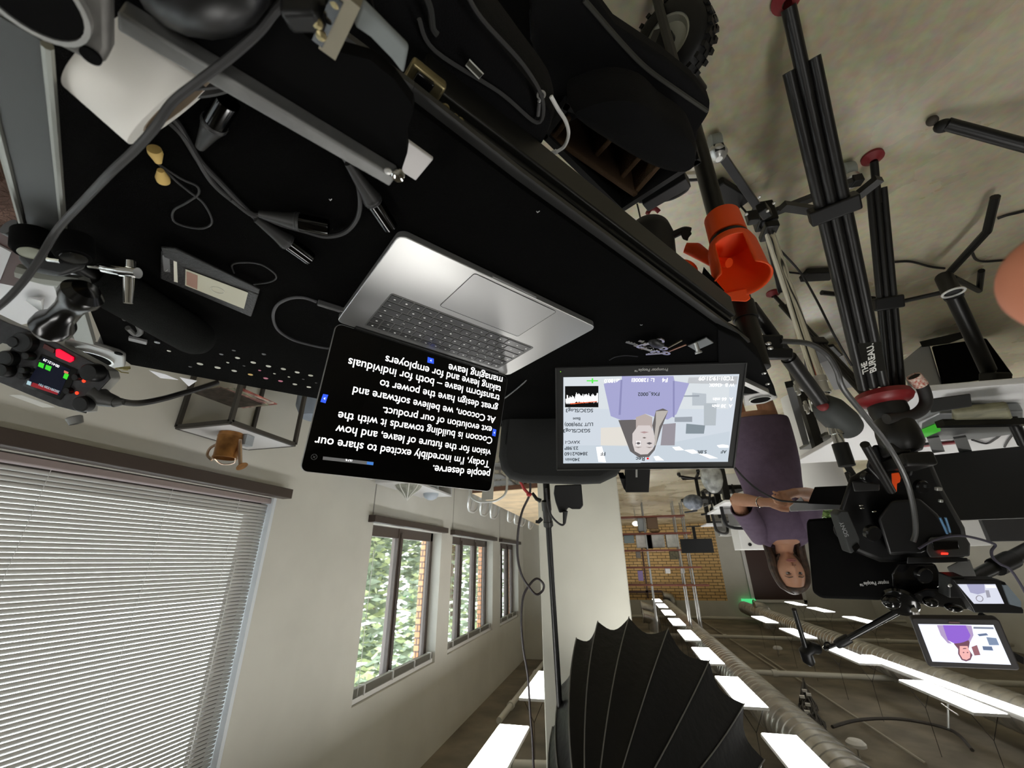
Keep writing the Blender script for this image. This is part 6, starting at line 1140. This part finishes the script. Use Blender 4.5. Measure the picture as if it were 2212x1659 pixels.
M().tube(spline([F(-.026, -.058, .078), F(-.012, -.0545, .093), F(0, -.056, .096), F(.012, -.0545, .093), F(.026, -.058, .078)], 4), [.001, .002, .003, .0035, .004, .0042, .0042, .0042, .0042, .0042, .0042, .0042, .004, .0035, .003, .002, .001][:17], 8).build('upper_lip', LIP, wo)
M().tube(spline([F(-.024, -.059, .078), F(-.010, -.0645, .091), F(.010, -.0645, .091), F(.024, -.059, .078)], 4), .0042, 8).build('lower_lip', LIP, wo)
# hair: cap and long sides
def hr(q): 
    return q * (1.0 if not (q.y < -.35 and q.z < .62) else .80)
M().ell(hc - hd * .012 + Zc * .008, (.086, .098, .124), HA, 40, 30, hr).build('hair_cap', HRD, wo)
def lock(pts, r, nm, mt): return M().tube(spline(pts, 5), r, 10).build(nm, mt, wo)
N5 = 16
for s_, mt_, dx in ((1, HRD, 0), (1, HRL, .008), (-1, HRD, 0), (-1, HRL, .008)):
    e = [F(s_ * .012, .124 - dx * .3, .02), F(s_ * (.062 + dx), .080, .020), F(s_ * (.083 + dx), 0, .005), F(s_ * (.085 + dx), -.08, .0), F(s_ * (.09 + dx), -.15, .012 if s_ < 0 else -.02), F(s_ * (.105 + dx), -.20, .045 if s_ < 0 else -.03)]
    if s_ < 0: e += [F(s_ * .095, -.26, .055)]
    n_ = len(spline(e, 5)); lock(e, [(.013 if mt_ is HRD else .008) * min(1, .25 + i / n_ * 4) * (1 + 1.0 * math.sin(PI * min(1, i / n_ * 1.05))) for i in range(n_)], 'hair_lock' if mt_ is HRD else 'hair_streak', mt_)
M().loft([[F(.080 * math.cos(a), z, -.015 + -.060 * max(0, math.sin(a)) - .0 * z) for a in [2 * PI * i / 20 for i in range(20)]] for z in (.02, -.06, -.13, -.19)]).build('hair_back', HRD, wo)
for s_ in (1,): M().ell(F(s_ * .079, -.034, .004), (.003, .003, .006), HA).build('earring', CHRO, wo)
# dress
DR = mat('plum_dress', (.15, .105, .165), .85, nz=.08, nsc=30, bump=.15, bsc=220)
R_ = [ringz(.555, .215, .165, .03, 40), ringz(.58, .214, .165, .03, 40), ringz(.78, .205, .150, .02, 40), ringz(.90, .190, .140, .02, 40), ringz(1.02, .165, .125, .02, 40), ringz(1.14, .170, .130, .012, 40), ringz(1.20, .182, .125, .015, 40), ringz(1.275, .180, .105, .025, 40), ringz(1.320, .152, .088, .03, 40), ringz(1.345, .112, .078, .03, 40), ringz(1.358, .080, .070, .03, 40)]
for i, p in enumerate(R_[-1]): p.z -= .050 * max(0, -math.sin(2 * PI * i / 40))
for i, p in enumerate(R_[-2]): p.z -= .028 * max(0, -math.sin(2 * PI * i / 40)); p.y -= .008 * max(0, -math.sin(2 * PI * i / 40))
for j, r in enumerate(R_):
    for i, p in enumerate(r): a = 2 * PI * i / 40; k_ = 1 + .035 * math.sin(5 * a + j) * (j < 5); p.x = bx + (p.x - bx) * k_; p.y = by + (p.y - by) * k_
M().loft(R_, cap=False).build('dress', DR, wo, solid=.004, sub=1)
for s_, e_ in ((1, eR), (-1, eL)):
    a = B(s_ * .125, .03, sh - .02); b = e_.lerp(a, .22); M().lathe(a, b - a, [(-.03, .03), (0, .062), ((b - a).length * .5, .064), ((b - a).length, .066), ((b - a).length, .060)], 24).build('sleeve', DR, wo)
M().ring(wR.lerp(eR, .08), wR - eR, .027, .003).build('bracelet', CHRO, wo)
for s_ in (-1, 1): M().prism([B(s_ * .10 + x, y, .0) for x, y in ((-.04, .09), (.04, .09), (.045, -.08), (.02, -.15), (-.02, -.15), (-.045, -.08))], (0, 0, .03)).build('shoe', BLKP, wo, bev=.01)
cable([P(x, y, 1.9) for x, y in ((1587, 1010), (1610, 1035), (1640, 1060), (1675, 1078), (1700, 1083), (1745, 1085))], .0045, 'sagging_cable', 'thin black cable sagging in front of the folded hands', CABB, 7)
# =================== SOFTBOX AND ITS STAND ===================
t = T('softbox', 'large black parabolic softbox with pale ribs, its open side turned to the woman', 'softbox', P(1300, 1700, 1.9))
rim = [(1195, 1570, 2.25), (1212, 1480, 2.35), (1246, 1379, 2.45), (1292, 1343, 2.55), (1359, 1334, 2.6), (1443, 1359, 2.55), (1532, 1427, 2.45), (1607, 1520, 2.35), (1650, 1640, 2.2), (1665, 1800, 2.05), (1600, 1960, 1.95), (1400, 2050, 1.9), (1250, 1980, 1.95), (1195, 1780, 2.1)]
apx_ = P(1275, 1900, 1.55); RP = [P(*r) for r in rim]; cen = sum(RP, V((0, 0, 0))) / len(RP); n_ = len(RP)
def rib(i, s):
    p = RP[i % n_]; out = (p - cen); mid = p.lerp(apx_, .5) + out * .20 + (apx_ - cen) * .12
    return p * (1 - s) ** 2 + mid * 2 * s * (1 - s) + apx_ * s * s
sb_ = M(); SOFT = mat('softbox_cloth', (.007, .007, .0073), .5, bump=.35, bsc=26, spec=.25)
for i in range(n_):
    def fn(u, v, i=i):
        s = v; a, b = rib(i, s), rib(i + 1, s); p = a.lerp(b, u); sag = math.sin(PI * u) * (1 - s) ** .6
        return p.lerp(apx_, .045 * math.sin(PI * u) * max(0, 1 - s * 3)) + (cen - p) * .03 * sag
    sb_.grid(fn, 8, 14)
sb_.build('fabric_shell', SOFT, t)
for i in range(n_): M().tube([rib(i, k / 14) + (rib(i, k / 14) - cen).normalized() * .004 for k in range(15)], .0034, 6).build('rib', mat('rib_piping', (.16, .16, .15), .55), t)
M().lathe(apx_, (apx_ - cen), [(-.02, .05), (0, .09), (.03, .09), (.03, .05), (.16, .05), (.16, .001)], 24).build('speed_ring', BLKM, t)
ld = bpy.data.lights.new('softbox_lamp', 'AREA'); ld.shape = 'DISK'; ld.size = .5; ld.energy = 16; ld.color = (1, .97, .92); lo = bpy.data.objects.new('softbox_lamp', ld); COL.objects.link(lo); lo.parent = t
lp_ = apx_.lerp(cen, .75); lo.location = lp_ - wl(t); dr_ = (V((bx, by, 1.2)) - lp_); lo.rotation_euler = dr_.to_track_quat('-Z', 'Y').to_euler()
t = T('light_stand', 'black light stand beside the column carrying the softbox', 'stand', (.36, 2.25, 0))
pb = P(1177, 1060, 2.2); pb0 = V((pb.x, pb.y, 0)); pt = P(1216, 1640, 2.2)
M().cyl(pb0 + Zc * .25, P(1185, 1140, 2.2), .019, n=16).build('lower_pole', BLKM, t); M().cyl(P(1184, 1125, 2.2), pt, .0155, n=16).build('upper_pole', BLKM, t)
M().lathe(P(1180, 1090, 2.2), P(1184, 1130, 2.2) - P(1180, 1090, 2.2), [(-.02, .02), (-.02, .026), (.03, .026), (.03, .023), (.09, .023), (.09, .026), (.115, .026), (.115, .016)], 20).build('lock_collar', mat('collar_dark', (.035, .033, .03), .35), t)
for a, b in (((1168, 1082), (1150, 1065)), ((1170, 1120), (1157, 1127))): M().tube([P(*a, 2.2), P((a[0] + b[0]) / 2, (a[1] + b[1]) / 2 + 4, 2.2), P(*b, 2.2)], [.012, .010, .008], 8).build('lock_lever', BLKP, t)
for k_ in range(3): a = k_ * 2 * PI / 3 + .4; M().cyl(pb0 + Zc * .55, pb0 + V((math.cos(a) * .45, math.sin(a) * .45, .02)), .012, n=10).build('leg', BLKM, t)
M().lathe(P(1213, 1610, 2.2), pt - P(1213, 1610, 2.2), [(0, .016), (0, .022), (.03, .022), (.03, .016)], 16).box(P(1200, 1650, 2.2), (.05, .04, .03), (right, up, fwd)).build('upper_collar', BLKP, t)
M().cyl(pt, apx_, .014, n=12).build('arm', BLKM, t)
t = T('battery_pack', 'black battery box with a cable loop hung on the light stand', 'battery', P(1225, 1075, 2.1))
M().prism([P(x, y, 2.12) for x, y in ((1198, 1048), (1256, 1046), (1260, 1092), (1254, 1100), (1236, 1100), (1228, 1096), (1222, 1106), (1208, 1108), (1200, 1085), (1196, 1066))], fwd * .06).build('box_body', BLKP, t, bev=.006)
M().tube(spline([P(x, y, 2.1) for x, y in ((1180, 1055), (1183, 1085), (1188, 1108), (1200, 1125), (1214, 1134), (1221, 1126), (1220, 1108))], 6), .0055, 8).build('cable_loop', CABB, t); M().tube([P(1221, 1104, 2.1), P(1219, 1130, 2.1)], [.014, .008], 10).build('cable_boot', BLKP, t)
t = T('hanging_cable', 'black cable with a red tie hanging down to a loop in front of the column', 'cable', P(1140, 1100, 1.9))
M().tube(spline([P(x, y, 1.9) for x, y in ((1145, 1035), (1144, 1068), (1128, 1105), (1119, 1150), (1118, 1200), (1126, 1240), (1141, 1266), (1158, 1284), (1172, 1276), (1174, 1262), (1160, 1250), (1145, 1262), (1130, 1290), (1126, 1340), (1130, 1400), (1140, 1460), (1145, 1540), (1150, 1600), (1154, 1700))], 6), .0055, 8).build('cable', mat('maroon_black_cable', (.02, .012, .014), .5), t)
M().tube([P(1124, 1040, 1.9), P(1132, 1056, 1.9), P(1141, 1066, 1.9)], [.006, .007, .007], 8).ell(P(1143, 1068, 1.9), (.013, .012, .01)).build('red_tie', mat('red_tie', (.42, .03, .03), .5), t)
# =================== THE OPERATOR ===================
t = T('person', 'person holding the phone: hairy forearm at one edge and a blurred fingertip at the other', 'person', P(0, 300, .6))
M().tube([P(-160, 250, .62), P(-60, 330, .60), P(-10, 400, .59), P(12, 450, .58)], [.10, .075, .062, .045], 24).build('forearm', mat('forearm_skin', (.17, .10, .075), .7, nz=.25, nsc=40), t, sub=1)
M().tube([P(2480, 650, .14), P(2380, 605, .13), P(2312, 595, .128), P(2268, 592, .127), P(2245, 590, .127), P(2235, 590, .127)], [.019, .0185, .018, .0145, .010, .004], 24).build('fingertip', mat('fingertip_skin', (.72, .27, .15), .6), t, sub=1)
hh_ = M(); rd = random.Random(11)
for i in range(420):
    p = P(rd.uniform(-40, 72), rd.uniform(330, 500), .53); d = V((rd.uniform(-1, 1), rd.uniform(-1, 1), rd.uniform(-.5, .5))).normalized() * .010; hh_.tube([p, p + d], .00028, 3)
hh_.build('arm_hair', mat('arm_hair', (.10, .06, .045), .8), t); t['label'] = 'person holding the phone, hairy forearm at one edge, fingertip at the other'
